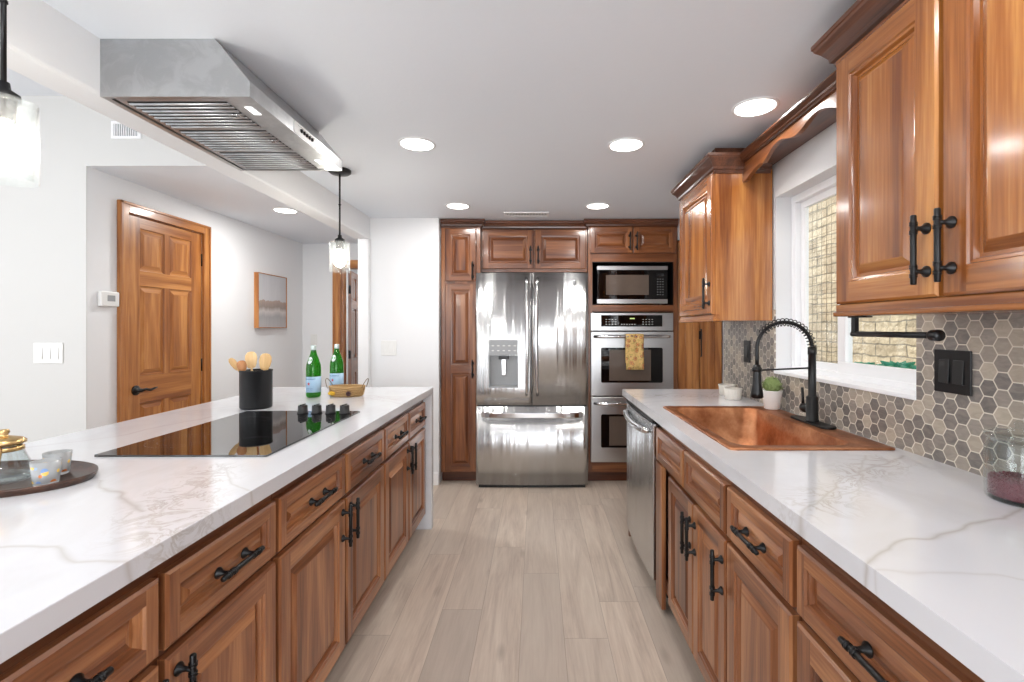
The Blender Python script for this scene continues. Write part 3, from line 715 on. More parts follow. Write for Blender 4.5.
# ---------------------------------------------------------------- uppers
def crown_prof(zb, zt, out=.055):
    h = zt-zb
    return [(0, zb), (.008, zb), (.012, zb+h*.14), (.020, zb+h*.20), (.022, zb+h*.34), (.036, zb+h*.58), (out-.006, zb+h*.74), (out-.004, zb+h*.82), (out, zb+h*.86), (out, zt), (0, zt)]
UX, UZ0, UZ1 = .89, 1.343, 2.165
def upper(y0, y1, label, doors, ret_near, ret_far):
    L = y1-y0
    r = thing('wall_cabinet', label, 'cabinet', (UX, y1, 0), -PI/2)
    MB().box(0, L, 0, WX-UX-.008, UZ0+.004, UZ1-.06, 'upper_z').build('carcass', r)
    MB().box(-.003, L+.003, -.012, .02, UZ0, UZ0+.035, 'upper_x').box(-.008, L+.008, -.018, .02, UZ0, UZ0+.014, 'upper_x').build('light_rail', r, bevel=.004)
    for a, b, h in doors:
        w_ = b-a-.008
        door_part(r, y1-b+.004, UZ0+.036, w_, UZ1-UZ0-.036-.085, fam='upper', handle=(True, (w_-.026) if h == 'n' else .026, .105) if h else None, fw=.06)
    MB().box(.05, L-.06, .02, .25, UZ1, CZ-.001, 'crown_x').build('added_light_stop', r)  # added riser, out of sight behind the crown, blocks light in the gap
    mb = MB(); p = []
    if ret_far: p.append((0, .27))
    p += [(0, -.0), (L, -.0)]
    if ret_near: p.append((L, .27))
    mb.box(-.001, L+.001, -.012, .02, UZ1-.085, UZ1-.05, 'upper_x')
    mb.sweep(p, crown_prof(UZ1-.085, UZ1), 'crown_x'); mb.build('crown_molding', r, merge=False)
    return r
# path outward side check: direction +x with outward -y  => right-hand side of +x is -y
upper(.30, 1.403, 'large wall cabinet at the upper right corner, nearest the camera', [(.30, .665, 'f'), (.669, 1.033, 'f'), (1.037, 1.399, 'n')], False, True)
upper(2.38, 2.93, 'tall narrow wall cabinet on the far side of the window with plain wood side panel', [(2.384, 2.926, 'n')], True, True)
# scalloped valance between them
vr = thing('window_valance', 'scalloped wood valance with crown moulding above the window', 'valance', (1.022, 2.378, 0), -PI/2)
L = 2.378-1.405
poly = []; N = 60
def scal(u):
    a = abs(u-.5)*2         # 0 centre .. 1 ends
    if a > .93: return .0
    if a > .60: return .030*math.sin((.93-a)/.33*PI/2)
    if a > .56: return .030-.010*(.60-a)/.04
    if a > .28: return .020+.048*math.sin((.56-a)/.28*PI/2)
    return .068-.030*math.cos(a/.28*PI/2)**2
for i in range(N+1): poly.append((L*i/N, 2.035+scal(i/N)))
poly += [(L, 2.16), (0, 2.16)]
MB().prism(poly, 'y', 0, .02, 'tall_x').build('scalloped_board', vr)
MB().sweep([(0, 0), (L, 0)], crown_prof(2.125, 2.165, .032), 'crown_x').build('crown_molding', vr)
MB().box(0, L, .05, .10, 2.15, CZ-.001, 'crown_x').build('added_light_stop', vr)  # added riser stops light above the valance crown, hidden from view
MB().box(0, L, .02, WX-1.022-.006, 2.12, 2.15, 'crown_x').build('top_board', vr)

# ---------------------------------------------------------------- tall units on the back wall
BY = 4.05
# pantry
pn = thing('pantry_cabinet', 'tall narrow wood pantry cabinet left of the refrigerator', 'cabinet', (-.812, BY, 0))
PL = .332
MB().box(0, PL, 0, .66, .09, 2.17, 'tall_z').build('carcass', pn)
MB().box(0, PL, .05, .07, 0, .09, 'dark_wood').build('toe_kick', pn)
w_ = .262
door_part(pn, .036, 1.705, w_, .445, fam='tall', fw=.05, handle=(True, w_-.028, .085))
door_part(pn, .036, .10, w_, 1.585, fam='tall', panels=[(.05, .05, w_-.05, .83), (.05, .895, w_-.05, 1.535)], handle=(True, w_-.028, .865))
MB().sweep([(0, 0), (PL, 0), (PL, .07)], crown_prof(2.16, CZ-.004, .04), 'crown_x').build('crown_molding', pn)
# over-fridge cabinet
of = thing('overhead_cabinet', 'low two door wood cabinet directly above the refrigerator', 'cabinet', (-.478, BY+.05, 0))
OL = .91
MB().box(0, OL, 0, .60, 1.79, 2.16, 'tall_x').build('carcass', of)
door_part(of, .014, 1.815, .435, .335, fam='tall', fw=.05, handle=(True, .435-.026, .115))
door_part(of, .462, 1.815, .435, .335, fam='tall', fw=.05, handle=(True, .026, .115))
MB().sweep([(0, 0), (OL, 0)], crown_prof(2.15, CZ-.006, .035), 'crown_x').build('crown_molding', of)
# oven tower
ot = thing('oven_tower_cabinet', 'tall wood oven cabinet with microwave niche right of the refrigerator', 'cabinet', (.434, BY, 0))
TL = .756
c = MB()
c.box(0, .02, 0, .66, .09, 2.17, 'tall_z').box(TL-.02, TL, 0, .66, .09, 2.17, 'tall_z').box(0, .035, -.001, .02, .09, 2.17, 'tall_z').box(TL-.035, TL, -.001, .02, .09, 2.17, 'tall_z')
c.box(.02, TL-.02, 0, .6, 1.872, 2.17, 'tall_x').box(.02, TL-.02, 0, .6, 1.450, 1.505, 'tall_x').box(.02, TL-.02, 0, .6, .09, .185, 'tall_x').box(.02, TL-.02, .63, .65, .09, 2.17, 'void')
c.build('carcass', ot, merge=False)
c = MB().box(.036, TL-.036, .02, .025, .19, .21, 'void')
n_ = MB().box(.02, .03, .004, .6, 1.505, 1.872, 'void').box(TL-.035, TL-.02, .004, .6, 1.505, 1.872, 'void').box(.03, TL-.035, .59, .6, 1.505, 1.872, 'void').box(.03, TL-.035, .004, .6, 1.866, 1.872, 'void')
tag(n_.build('niche_lining', ot, merge=False), 'black lining of the microwave niche')
MB().box(0, TL, .05, .07, 0, .09, 'dark_wood').build('toe_kick', ot)
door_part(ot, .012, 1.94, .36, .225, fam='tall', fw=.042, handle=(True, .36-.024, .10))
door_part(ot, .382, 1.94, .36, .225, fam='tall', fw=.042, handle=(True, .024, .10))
MB().sweep([(0, .07), (0, 0), (TL, 0)], crown_prof(2.16, CZ-.004, .04), 'crown_x').build('crown_molding', ot)
# ================================================================ APPLIANCES
# refrigerator
fg = thing('refrigerator', 'stainless steel french door refrigerator with bottom freezer and water dispenser', 'refrigerator', (-.458-.042, 3.90, 0))
FW = .918
MB().box(.026, FW-.026, .075, .80, .03, 1.755, 'greyp').build('cabinet_body', fg, bevel=.004)
def curved(x0, x1, z0, z1, hole=None, bulge=.018, m='steel', name='door', y=.0, n=20):
    """door with a gently bowed front; optional rectangular dispenser hole"""
    mb = MB(); yy = lambda x: y+bulge*((x-FW/2)/(FW/2))**2
    xs = [x0+(x1-x0)*i/n for i in range(n+1)]; zs = [z0, z1]
    if hole: xs = sorted(set([round(q, 5) for q in xs if abs(q-hole[0]) > .006 and abs(q-hole[1]) > .006]+[hole[0], hole[1]])); zs = [z0, hole[2], hole[3], z1]
    for i in range(len(xs)-1):
        for j in range(len(zs)-1):
            a, b = xs[i], xs[i+1]
            if hole and hole[0] <= (a+b)/2 <= hole[1] and j == 1: continue
            mb.face([(a, yy(a), zs[j]), (b, yy(b), zs[j]), (b, yy(b), zs[j+1]), (a, yy(a), zs[j+1])], m, True)
    D = .068
    for i in range(len(xs)-1):
        a, b = xs[i], xs[i+1]
        mb.face([(a, yy(a), z0), (a, D, z0), (b, D, z0), (b, yy(b), z0)], m); mb.face([(a, yy(a), z1), (b, yy(b), z1), (b, D, z1), (a, D, z1)], m)
    for x in (x0, x1): mb.face([(x, yy(x), z) for z in zs]+[(x, D, z1), (x, D, z0)], m)
    mb.face([(x0, D, z0), (x0, D, z1), (x1, D, z1), (x1, D, z0)], m)
    return mb, yy
HX = (.107, .347, 0, 0)
hole = (.108, .345, .822, 1.088)
mb, yy = curved(0, .456, .680, 1.762, hole); dl = mb.build('door', fg, fix=True)
for pp in dl.data.polygons: pass
mb, _ = curved(.462, FW, .680, 1.762); dr = mb.build('door', fg)
mb, _ = curved(0, FW, .028, .668, n=30); dz = mb.build('freezer_drawer', fg)
MB().box(.01, FW-.01, .045, .0745, .665, .682, 'blackp').box(.452, .466, .03, .0745, .685, 1.75, 'blackp').build('door_gasket', fg, merge=False)
# dispenser
ds = MB(); yb = yy(.22)
ds.box(hole[0]-.002, hole[1]+.002, .06, .066, hole[2], hole[3], 'greyp').box(hole[0]-.002, hole[0]+.004, yb-.002, .06, hole[2], hole[3], 'greyp').box(hole[1]-.004, hole[1]+.002, yb-.002, .06, hole[2], hole[3], 'greyp')
ds.box(hole[0], hole[1], yb+.0, .06, hole[3]-.006, hole[3], 'greyp').box(hole[0], hole[1], yb-.004, .06, hole[2], hole[2]+.012, 'greyp')
dp = ds.build('dispenser_recess', dl, merge=False)
MB().box(hole[0], hole[1], yb-.004, yb+.02, hole[3], hole[3]+.125, 'greyp').build('control_panel', dl, bevel=.003)
mk = MB()
for i in range(5):
    for j in range(2): mk.box(.130+i*.045, .148+i*.045, yb-.0048, yb-.004, 1.122+j*.04, 1.128+j*.04, 'whitep')
tag(mk.build('touch_buttons', dl, merge=False), 'faint grey touch marks')
MB().box(.185, .268, .015, .045, 1.052, 1.082, 'blackp').box(.208, .245, .022, .036, .92, 1.055, 'chrome').build('water_paddle', dl, merge=False, bevel=.004)
for x, d in ((.415, dl), (.503, dr)):
    pts = []
    for i in range(25):
        u = i/24; pts.append((x+(.008 if d is dl else -.008)*math.sin(PI*u), -.004-.052*math.sin(PI*u)**.35, .76+.96*u))
    MB().tube(pts, [.010+.006*math.sin(PI*i/24)**.5 for i in range(25)], 'chrome', n=14).build('handle', d)
pts = [(.045+.828*i/24, -.0-.050*math.sin(PI*i/24)**.25, .606) for i in range(25)]
mb = MB()
for k, (a, b) in enumerate(zip(pts, pts[1:])):
    mb.box(a[0], b[0]+.0002, min(a[1], b[1])-.010, max(a[1], b[1])+.012, .583, .630, 'chrome')
hb = MB(); hp = [(p[0], p[1]-.012) for p in pts]+[(p[0], p[1]+.006) for p in reversed(pts)]
hb.prism(hp, 'z', .583, .630, 'chrome'); hb.build('handle', dz, bevel=.006, seg=3)
em = MB().lathe([(0, -.003), (.017, -.003), (.019, 0)], 'steel_h', c=(.803, yy(.803), 1.682), axis='y', n=28, cap=False)
em.tube([(.803+.0145*math.cos(a*PI/12), yy(.803)-.004, 1.682+.0145*math.sin(a*PI/12)) for a in range(24)], .0012, 'greyp', n=6, closed=True)
em.text('GE', .017, 'greyp', lambda x, y: (.803+x, yy(.803)-.0042, 1.682+y))
tag(em.build('round_badge', dr, merge=False), 'small round maker badge')
MB().box(.02, FW-.02, .03, .10, 0, .028, 'blackp').build('base_grille', fg)

# wall oven (double)
ov = thing('double_wall_oven', 'stainless steel double wall oven below the microwave', 'oven', (.452, BY-.004, 0))
W = .695
MB().box(.03, W-.03, .03, .58, .20, 1.43, 'blackp').build('oven_body', ov)
MB().box(0, W, -.02, 0, 1.287, 1.438, 'steel_h').build('control_panel', ov, bevel=.003)
cp = MB().box(.088, W-.092, -.0225, -.02, 1.322, 1.418, 'blackg')
cpo = cp.build('display_panel', ov)
mk = MB()
for cx in (.17, .48):
    for i in range(4):
        for j in range(3): mk.box(cx-.045+i*.026, cx-.033+i*.026, -.0232, -.0225, 1.340+j*.020, 1.3435+j*.020, 'whitep')
for i in range(6): mk.box(.255+i*.022, .267+i*.022, -.0232, -.0225, 1.340, 1.3435, 'whitep')
mk.box(.33, .37, -.0232, -.0225, 1.385, 1.395, 'disp')
tag(mk.build('buttons', cpo, merge=False), 'small pale button marks and clock')
M['oven_glass'] = plain('oven_window_glass', (96, 84, 76), .10)
def oven_door(z0, z1, wz0, wz1, hz, name):
    m_ = MB(); m_.box(0, W, -.030, -.001, z0, z1, 'steel_h'); d = m_.build(name, ov, bevel=.005)
    MB().prism(rrect(.086, .604, wz0, wz1, .014), 'y', -.0325, -.029, 'blackg').build('window_frame', d)
    MB().box(.155, .505, -.0335, -.0325, wz0+.018, wz1-.018, 'oven_glass').build('oven_window', d)
    pts = [(.03+.632*i/20, -.034-.042*math.sin(PI*i/20)**.3, hz) for i in range(21)]
    MB().tube(pts, .014, 'chrome', n=14).build('handle', d)
    return d
oven_door(.738, 1.280, .850, 1.145, 1.238, 'upper_door')
oven_door(.182, .730, .305, .585, .678, 'lower_door')
# towel
def towelmat():
    t = NT('floral_towel'); o = t.obj(); t.set(Roughness=.9)
    v = t.n('ShaderNodeTexVoronoi'); t.l(t.scaled(o, (1, .2, 1)), v.inputs['Vector']); v.inputs['Scale'].default_value = 24
    d = v.outputs['Distance']
    r = t.ramp(d, [(0, sh(150, 60, 44)), (.22, sh(206, 122, 44)), (.34, sh(128, 70, 50)), (.42, sh(208, 168, 96)), (1, sh(212, 176, 110))], 'CONSTANT')
    n = t.ramp(t.noise(o, 60, 2), [(.42, sh(120, 140, 96)), (.5, sh(226, 198, 146))], 'LINEAR')
    t.l(t.mix(.3, r, n), t.b.inputs['Base Color']); t.bump(t.noise(o, 300, 2), .3, .001); return t.m
M['towel'] = towelmat()
mb = MB(); tx0, tx1 = .285, .432; hzc = 1.238; R = .018; rows = []
path = [(-.0895, 0.965)]
for i in range(9): path.append((-.0895-.004*math.sin(i*.9), .965+(hzc-.965)*i/9))
for i in range(9): a = PI-PI*i/8; path.append((-.0755+(R)*math.cos(a)*.8, hzc+.004+R*math.sin(a)))
for i in range(8): path.append((-.0605+.003*math.sin(i), hzc-(hzc-1.02)*(i+1)/8))
nx = 10
grid = [[(tx0+(tx1-tx0)*j/nx, y-(.004*math.sin(j*1.3+z*8) if y < -.07 else 0), z) for j in range(nx+1)] for (y, z) in path[1:]]
vs = [p for row in grid for p in row]; fs = [(i*(nx+1)+j, i*(nx+1)+j+1, (i+1)*(nx+1)+j+1, (i+1)*(nx+1)+j) for i in range(len(grid)-1) for j in range(nx)]
mb.add(vs, fs, 'towel', True)
tag(mb.build('kitchen_towel', loc=(.452, BY-.004, 0), solid=.003), 'small orange floral towel hanging from the upper oven handle', 'towel')

# microwave
mw = thing('microwave', 'black and stainless microwave in the niche above the wall oven', 'microwave', (.512, BY+.035, 1.507))
W = .60; H = .33
MB().box(.004, W-.004, .02, .40, .012, H, 'blackp').build('case', mw, bevel=.003)
for x in (.04, W-.06):
    for y_ in (.06, .34): MB().lathe([(.012, 0), (.012, .013)], 'blackp', c=(x+.01, y_, -.002)).build('foot', mw)
md = MB().box(0, W, -.012, .02, .012, H, 'blackg').build('door', mw, bevel=.003)
MB().box(0, W, -.016, -.0125, H-.032, H, 'steel_h').build('trim_strip', md); MB().box(0, W, -.016, -.0125, .012, .048, 'steel_h').build('trim_strip', md)
MB().box(.075, .44, -.0140, -.0122, .085, .255, 'oven_glass').build('door_window', md)
mk = MB()
for i in range(3):
    for j in range(7): mk.box(.512+i*.022, .522+i*.022, -.0128, -.012, .085+j*.022, .0895+j*.022, 'greyp')
mk.box(.508, .572, -.0128, -.012, .245, .268, 'blackp')
tag(mk.build('keypad', md, merge=False), 'grey keypad marks')

# cooktop
def ctm():
    t = NT('glass_cooktop_surface'); o = t.obj(); t.set(Roughness=.02)
    sp = t.n('ShaderNodeSeparateXYZ'); t.l(o, sp.inputs[0]); tot = None
    for cx, cy, rr in ((-.13, -.20, .10), (-.13, -.20, .068), (.12, -.22, .078), (-.13, .16, .082), (.12, .13, .108), (.12, .13, .07)):
        dx = t.math('SUBTRACT', sp.outputs[0], cx); dy = t.math('SUBTRACT', sp.outputs[1], cy)
        r = t.math('SQRT', t.math('ADD', t.math('MULTIPLY', dx, dx), t.math('MULTIPLY', dy, dy)))
        m = t.math('LESS_THAN', t.math('ABSOLUTE', t.math('SUBTRACT', r, rr)), .0016)
        tot = m if tot is None else t.math('MAXIMUM', tot, m)
    t.l(t.mix(tot, sh(5, 5, 6), sh(84, 84, 86)), t.b.inputs['Base Color']); t.set(IOR=1.6); t.b.inputs['Specular IOR Level'].default_value = 1.0
    return t.m
M['ctop'] = ctm()
ct = thing('electric_cooktop', 'black glass electric cooktop set in the island worktop', 'cooktop', (-1.08, 1.83, CT))
MB().prism(rrect(-.262, .262, -.385, .385, .006), 'z', 0, .006, 'ctop').build('glass_surface', ct)
for i in range(4):
    k = MB().lathe([(.023, 0), (.024, .004), (.021, .006), (.020, .034), (.018, .037), (0, .037)], 'blackp', n=24)
    k.box(-.004, .004, -.020, .020, .034, .041, 'blackp')
    k.build('control_knob', ct, loc=(.024+i*.063, .325, .006))

# range hood
hd = thing('range_hood', 'stainless steel ceiling range hood over the island against the white beam', 'range hood', (-1.389, 1.52, 2.046))
HL = .72; hz = CZ-2.046-.0005
pf = [(0, 0), (0, hz), (.365, hz), (.476, .048), (.476, 0), (.462, 0), (.462, .012), (.012, .012), (.012, 0)]
mb = MB()
# prism along y with concave profile -> two convex pieces
mb.prism([(0, .012), (.476, .012), (.476, .048), (.365, hz), (0, hz)], 'y', 0, HL, 'steel_dim')
mb.box(0, .476, 0, .014, 0, .012, 'steel_dim').box(0, .476, HL-.014, HL, 0, .012, 'steel_dim').box(0, .02, .014, HL-.014, 0, .012, 'steel_dim').box(.40, .476, .014, HL-.014, 0, .012, 'steel_dim')
mb.build('canopy_body', hd, merge=False)
for k in range(3):
    y0 = .022+k*.226; y1 = y0+.222
    f = MB().box(.028, .396, y0, y1, .003, .010, 'steel_dim')
    fo = f.build('baffle_filter', hd)
    s_ = MB()
    for i in range(8):
        yc = y0+.022+i*.0255
        s_.box(.05, .375, yc-.0035, yc+.0035, .0015, .0029, 'void')
    tag(s_.build('baffle_slots', fo, merge=False), 'dark slots between the baffles')
    for i in range(8):
        pass
    rb = MB()
    for i in range(8):
        yc = y0+.022+i*.0255
        rb.tube([(.05, yc+.011, .002), (.375, yc+.011, .002)], .0055, 'steel_dim', n=8)
    rb.build('baffle_rib', fo, merge=False)
    MB().tube([(.34, (y0+y1)/2-.012, -.001), (.37, (y0+y1)/2, -.004), (.34, (y0+y1)/2+.012, -.001)], .0025, 'chrome', n=8).build('filter_latch', fo)
for y_ in (.10, .60): MB().box(.415, .440, y_-.028, y_+.028, -.002, .0, 'hoodled').build('hood_light', hd)
cpn = MB().box(.476, .479, .275, .46, .003, .045, 'whitep').build('control_plate', hd)
for i in range(5): MB().lathe([(.0, .006), (.0065, .006), (.0075, 0)], 'blackp', c=(.479, .325+i*.0215, .024), axis='x', n=16, cap=False).build('push_button', cpn)
MB().box(.479, .4795, .30, .44, .036, .038, 'greyp').build('legend_line', cpn)

# ---------------------------------------------------------------- lights in the ceiling
def downlight(x, y, z, label, r=.082, power=4.2):
    t = thing('recessed_light', label, 'ceiling light', (x, y, z), 0, 'round recessed downlights')
    MB().lathe([(r+.010, 0), (r+.010, -.003), (r, -.006), (r-.004, -.003), (r-.004, 0)], 'trimw', n=40, cap=False).build('trim_ring', t)
    MB().lathe([(0, -.0035), (r-.004, -.0035)], 'led', n=40, cap=False).build('lens', t)
    l = bpy.data.lights.new('downlight_lamp', 'AREA'); l.shape = 'DISK'; l.size = r*1.7; l.energy = power; l.color = (1, .975, .94)
    o = bpy.data.objects.new('downlight_lamp', l); o.location = (0, 0, -.010); o.parent = t; col.objects.link(o)
for x, y, lab in ((-.60, 2.39, 'round recessed ceiling light left of centre, beside the range hood'), (.447, 2.40, 'round recessed ceiling light right of centre, in front of the tall wall cabinet'),
                  (.908, 1.99, 'round recessed ceiling light next to the window valance, nearest the big wall cabinet'), (-.596, 3.60, 'small far recessed ceiling light above the pantry and refrigerator side'),
                  (.456, 3.60, 'small far recessed ceiling light in front of the oven tower'), (-.60, .75, 'recessed ceiling light above the near end of the island side'), (.447, .75, 'recessed ceiling light above the near end of the sink side'),
                  (-.60, -1.2, 'recessed ceiling light behind the camera, island side'), (.447, -1.2, 'recessed ceiling light behind the camera, window side')):
    downlight(x, y, CZ, lab, power=2.6 if x > .9 else 4.2)
downlight(-2.0, 3.80, 2.245, 'round recessed ceiling light in the hall ceiling beyond the beam', power=13)
for x, y, lab in ((-3.3, 1.4, 'recessed ceiling light in the dining room near the hall'), (-3.3, -1.2, 'recessed ceiling light in the dining room near the rear')): downlight(x, y, 2.65, lab, power=6)
downlight(-1.75, 6.2, 2.245, 'recessed ceiling light in the room behind the open far door', power=10)

def pendant(x, y, label):
    t = thing('pendant_lamp', label, 'pendant lamp', (x, y, CZ), 0, 'glass pendants over the island')
    MB().lathe([(0, -.0005), (.062, -.0005), (.062, -.016), (.052, -.024), (.012, -.028), (0, -.028)], 'black', n=36, cap=False).build('ceiling_canopy', t)
    MB().tube([(0, 0, -.026), (0, 0, -.385)], .0052, 'black').tube([(0, 0, -.20), (0, 0, -.206)], .0075, 'black').build('rod', t)
    MB().lathe([(0, -.38), (.010, -.38), (.012, -.395), (.027, -.405), (.028, -.421), (.020, -.424), (.020, -.465), (0, -.465)], 'black', n=28, cap=False).build('socket_cap', t)
    R = .056
    MB().lathe([(.024, -.4215), (R, -.4215), (R, -.596), (R-.0035, -.596), (R-.0035, -.425), (.024, -.425), (.024, -.4215)], 'glass_seed', n=48, cap=False).build('glass_shade', t)
    MB().lathe([(.0, -.462), (.013, -.464), (.014, -.480), (.026, -.500), (.033, -.520), (.030, -.545), (.016, -.562), (0, -.566)], 'bulb', n=24, cap=False).build('bulb', t)
pendant(-1.147, 2.78, 'clear glass pendant lamp on a black rod beyond the range hood')
pendant(-1.172, 1.05, 'clear glass pendant lamp at the left edge of the photo, nearest the camera')

# ---------------------------------------------------------------- wall fittings
def plate(name, label, cat, loc, rz, w_, h_, n, m='whitep', rk=None):
    t = thing(name, label, cat, loc, rz)
    MB().box(-w_/2, w_/2, -.006, -.0003, -h_/2, h_/2, m).build('cover_plate', t, bevel=.002)
    for i in range(n):
        x = (i-(n-1)/2)*.046
        MB().prism([(-.0062, -.033), (-.011, -.033), (-.0075, .033), (-.0062, .033)], 'x', x-.0165, x+.0165, rk or m).build('rocker', t, bevel=.001)
    return t
plate('light_switch', 'white double light switch on the end wall left of the pantry', 'light switch', (-1.235, 3.99, 1.143), 0, .128, .124, 2)
plate('light_switch', 'white triple light switch on the grey dining wall left of the pine door', 'light switch', (-2.815, 2.757, 1.166), 0, .17, .12, 3)
plate('light_switch', 'small white single switch on the far hall wall above the green bottles', 'light switch', (-2.47, 5.3, 1.18), 0, .072, .12, 1)
plate('light_switch', 'black double rocker switch on the hexagon tile backsplash', 'light switch', (1.172, 1.345, 1.187), -PI/2, .119, .122, 2, 'black', 'blackp')
plate('outlet', 'black outlet plate on the tiles below the tall wall cabinet, behind the faucet', 'outlet', (1.172, 2.66, 1.18), -PI/2, .078, .122, 1, 'black', 'blackp')
th = thing('thermostat', 'white wall thermostat beside the pine door', 'thermostat', (-2.6, 2.885, 1.485), PI/2)
MB().box(-.062, .062, -.028, -.001, -.045, .045, 'whitep').build('housing', th, bevel=.006)
MB().box(-.022, .03, -.029, -.0282, -.014, .022, 'greyp').build('screen', th)
# framed picture
def art():
    t = NT('landscape_print'); o = t.obj(); sp = t.n('ShaderNodeSeparateXYZ'); t.l(o, sp.inputs[0]); t.set(Roughness=.6)
    h = t.math('ADD', sp.outputs[2], t.math('MULTIPLY', t.math('SUBTRACT', t.noise(t.scaled(o, (5, 0, .1)), 1, 4), .5), .22))
    c = t.ramp(t.math('ADD', t.math('MULTIPLY', h, 2), .5), [(0, sh(178, 176, 178)), (.2, sh(160, 158, 160)), (.30, sh(196, 190, 188)), (.38, sh(142, 128, 120)), (.50, sh(168, 146, 134)), (.51, sh(196, 196, 200)), (1, sh(186, 187, 192))])
    t.l(t.mix(.10, c, t.ramp(t.noise(t.scaled(o, (30, 1, 3)), 1, 3), [(.3, sh(140, 138, 140)), (.7, sh(212, 210, 208))])), t.b.inputs['Base Color']); return t.m
M['art'] = art()
pc = thing('framed_picture', 'framed grey and brown landscape print in a thin light wood frame on the hall wall', 'picture', (-2.6, 4.64, 1.567), PI/2)
f = MB()
for a in ((-.25, -.243, -.257, .257), (.243, .25, -.257, .257), (-.243, .243, -.257, -.250), (-.243, .243, .250, .257)): f.box(a[0], a[1], -.042, -.001, a[2], a[3], 'pine_z')
f.build('frame', pc, merge=False); MB().box(-.2425, .2425, -.036, -.004, -.2495, .2495, 'art').build('print', pc)
# vents
def vent(name, label, loc, w_, h_, rot):
    t = thing(name, label, 'vent', loc); t.rotation_euler = rot
    m_ = MB(); b = .014
    m_.box(-w_/2, w_/2, -.008, -.0005, h_/2-b, h_/2, 'trimw').box(-w_/2, w_/2, -.008, -.0005, -h_/2, -h_/2+b, 'trimw').box(-w_/2, -w_/2+b, -.008, -.0005, -h_/2+b, h_/2-b, 'trimw').box(w_/2-b, w_/2, -.008, -.0005, -h_/2+b, h_/2-b, 'trimw')
    m_.build('frame', t, merge=False)
    s_ = MB(); n = int((w_-2*b)/.012)
    for i in range(n): x = -w_/2+b+(w_-2*b)*(i+.5)/n; s_.box(x-.0025, x+.0025, -.007, -.001, -h_/2+b, h_/2-b, 'trimw')
    s_.build('louvres', t, merge=False)
    MB().box(-w_/2+b, w_/2-b, -.0012, -.0006, -h_/2+b, h_/2-b, 'greyp').build('backing', t)
vent('wall_vent', 'white air vent high on the dining wall under the raised ceiling', (-2.365, 2.757, 2.45), .17, .10, (0, 0, 0))
vent('ceiling_vent', 'white ceiling air vent in front of the cabinets above the refrigerator', (-.085, 3.85, CZ), .36, .12, (PI/2, 0, 0))

# ================================================================ SINK, FAUCET
sk = thing('kitchen_sink', 'hammered copper drop-in sink in the right worktop', 'sink', (0, 0, 0))
mb = MB(); N8 = 8
def loop(x0, x1, y0, y1, r, z): return [(x, y, z) for x, y in rrect(x0, x1, y0, y1, r, N8)]
Ls = [loop(.615, 1.150, 1.520, 2.352, .02, CT+.0005), loop(.615, 1.150, 1.520, 2.352, .02, CT+.005), loop(.620, 1.145, 1.525, 2.347, .018, CT+.007),
      loop(.648, 1.048, 1.560, 2.315, .06, CT+.007), loop(.654, 1.042, 1.566, 2.309, .058, CT+.002), loop(.663, 1.034, 1.585, 2.290, .06, CT-.06),
      loop(.675, 1.015, 1.625, 2.250, .075, CT-.15), loop(.70, .99, 1.67, 2.20, .08, CT-.185), loop(.74, .95, 1.75, 2.12, .08, CT-.192)]
k = len(Ls[0]); vs = [p for l in Ls for p in l]
fs = [(i*k+j, i*k+(j+1) % k, (i+1)*k+(j+1) % k, (i+1)*k+j) for i in range(len(Ls)-1) for j in range(k)]
fs.append(tuple((len(Ls)-1)*k+j for j in range(k)))
mb.add(vs, fs, 'copper', True)
for i in range(2*k): mb.sm[i] = False
bo = mb.build('basin', sk, merge=True)
for p_ in bo.data.polygons: pass
MB().lathe([(0, .004), (.03, .004), (.042, .006), (.045, .001)], 'black', c=(.845, 1.93, CT-.192), n=28, cap=False).build('drain', sk)
# faucet
fz = CT+.0075
fa = thing('kitchen_faucet', 'matte black spring pull-down faucet behind the copper sink', 'faucet', (1.108, 1.925, fz))
MB().prism(rrect(-.031, .031, -.13, .13, .030), 'z', 0, .008, 'black').build('deck_plate', fa, bevel=.002)
MB().lathe([(.026, .008), (.026, .012), (.0225, .016), (.0225, .105), (.018, .108), (.0145, .112), (.0145, .275), (.016, .277), (.016, .305), (.012, .307)], 'black', n=28).build('body', fa)
MB().tube([(0, .015, .052), (0, .05, .052), (0, .066, .054), (0, .074, .058)], [.017, .019, .018, .010], 'black', n=16).tube([(0, .066, .055), (0, .067, .09), (-.002, .069, .135)], [.0065, .0055, .0055], 'black').build('lever', fa)
arc = []; top = .305; xr = .222; n = 40
for i in range(n+1):
    a = PI*i/n; arc.append((-xr/2+xr/2*math.cos(a), 0, .300+.106*math.sin(a)))
arc += [(-xr, 0, .29), (-xr, 0, .26), (-xr, 0, .225)]
MB().tube(arc, .0075, 'black', n=12).build('hose', fa)
# spring coil along the arc
pts = [Vector(p) for p in arc[:33]]; sp_ = []; turns = 18; tot = turns*12
for i in range(tot+1):
    u = i/tot*(len(pts)-1); j = min(int(u), len(pts)-2); p = pts[j].lerp(pts[j+1], u-j); d = (pts[j+1]-pts[j]).normalized()
    s_ = Vector((0, 1, 0)); q = d.cross(s_); a = 2*PI*i/12; sp_.append(p+(s_*math.cos(a)+q*math.sin(a))*.0150)
MB().tube(sp_, .0021, 'black', n=6).build('spring', fa)
MB().tube([(0, 0, .222), (-xr, 0, .212)], .0036, 'black').tube([(-xr, 0, .208), (-xr, 0, .222)], .019, 'black', n=18).build('support_arm', fa)
MB().lathe([(0, .235), (.013, .235), (.0155, .225), (.0165, .16), (.023, .122), (.024, .105), (.018, .1)], 'black', c=(-xr, 0, 0), n=24).build('spray_head', fa)

# ================================================================ SMALL THINGS
def lath(name, prof, m, parent, n=36, **kw): return MB().lathe(prof, m, n=n, cap=False, **kw).build(name, parent)
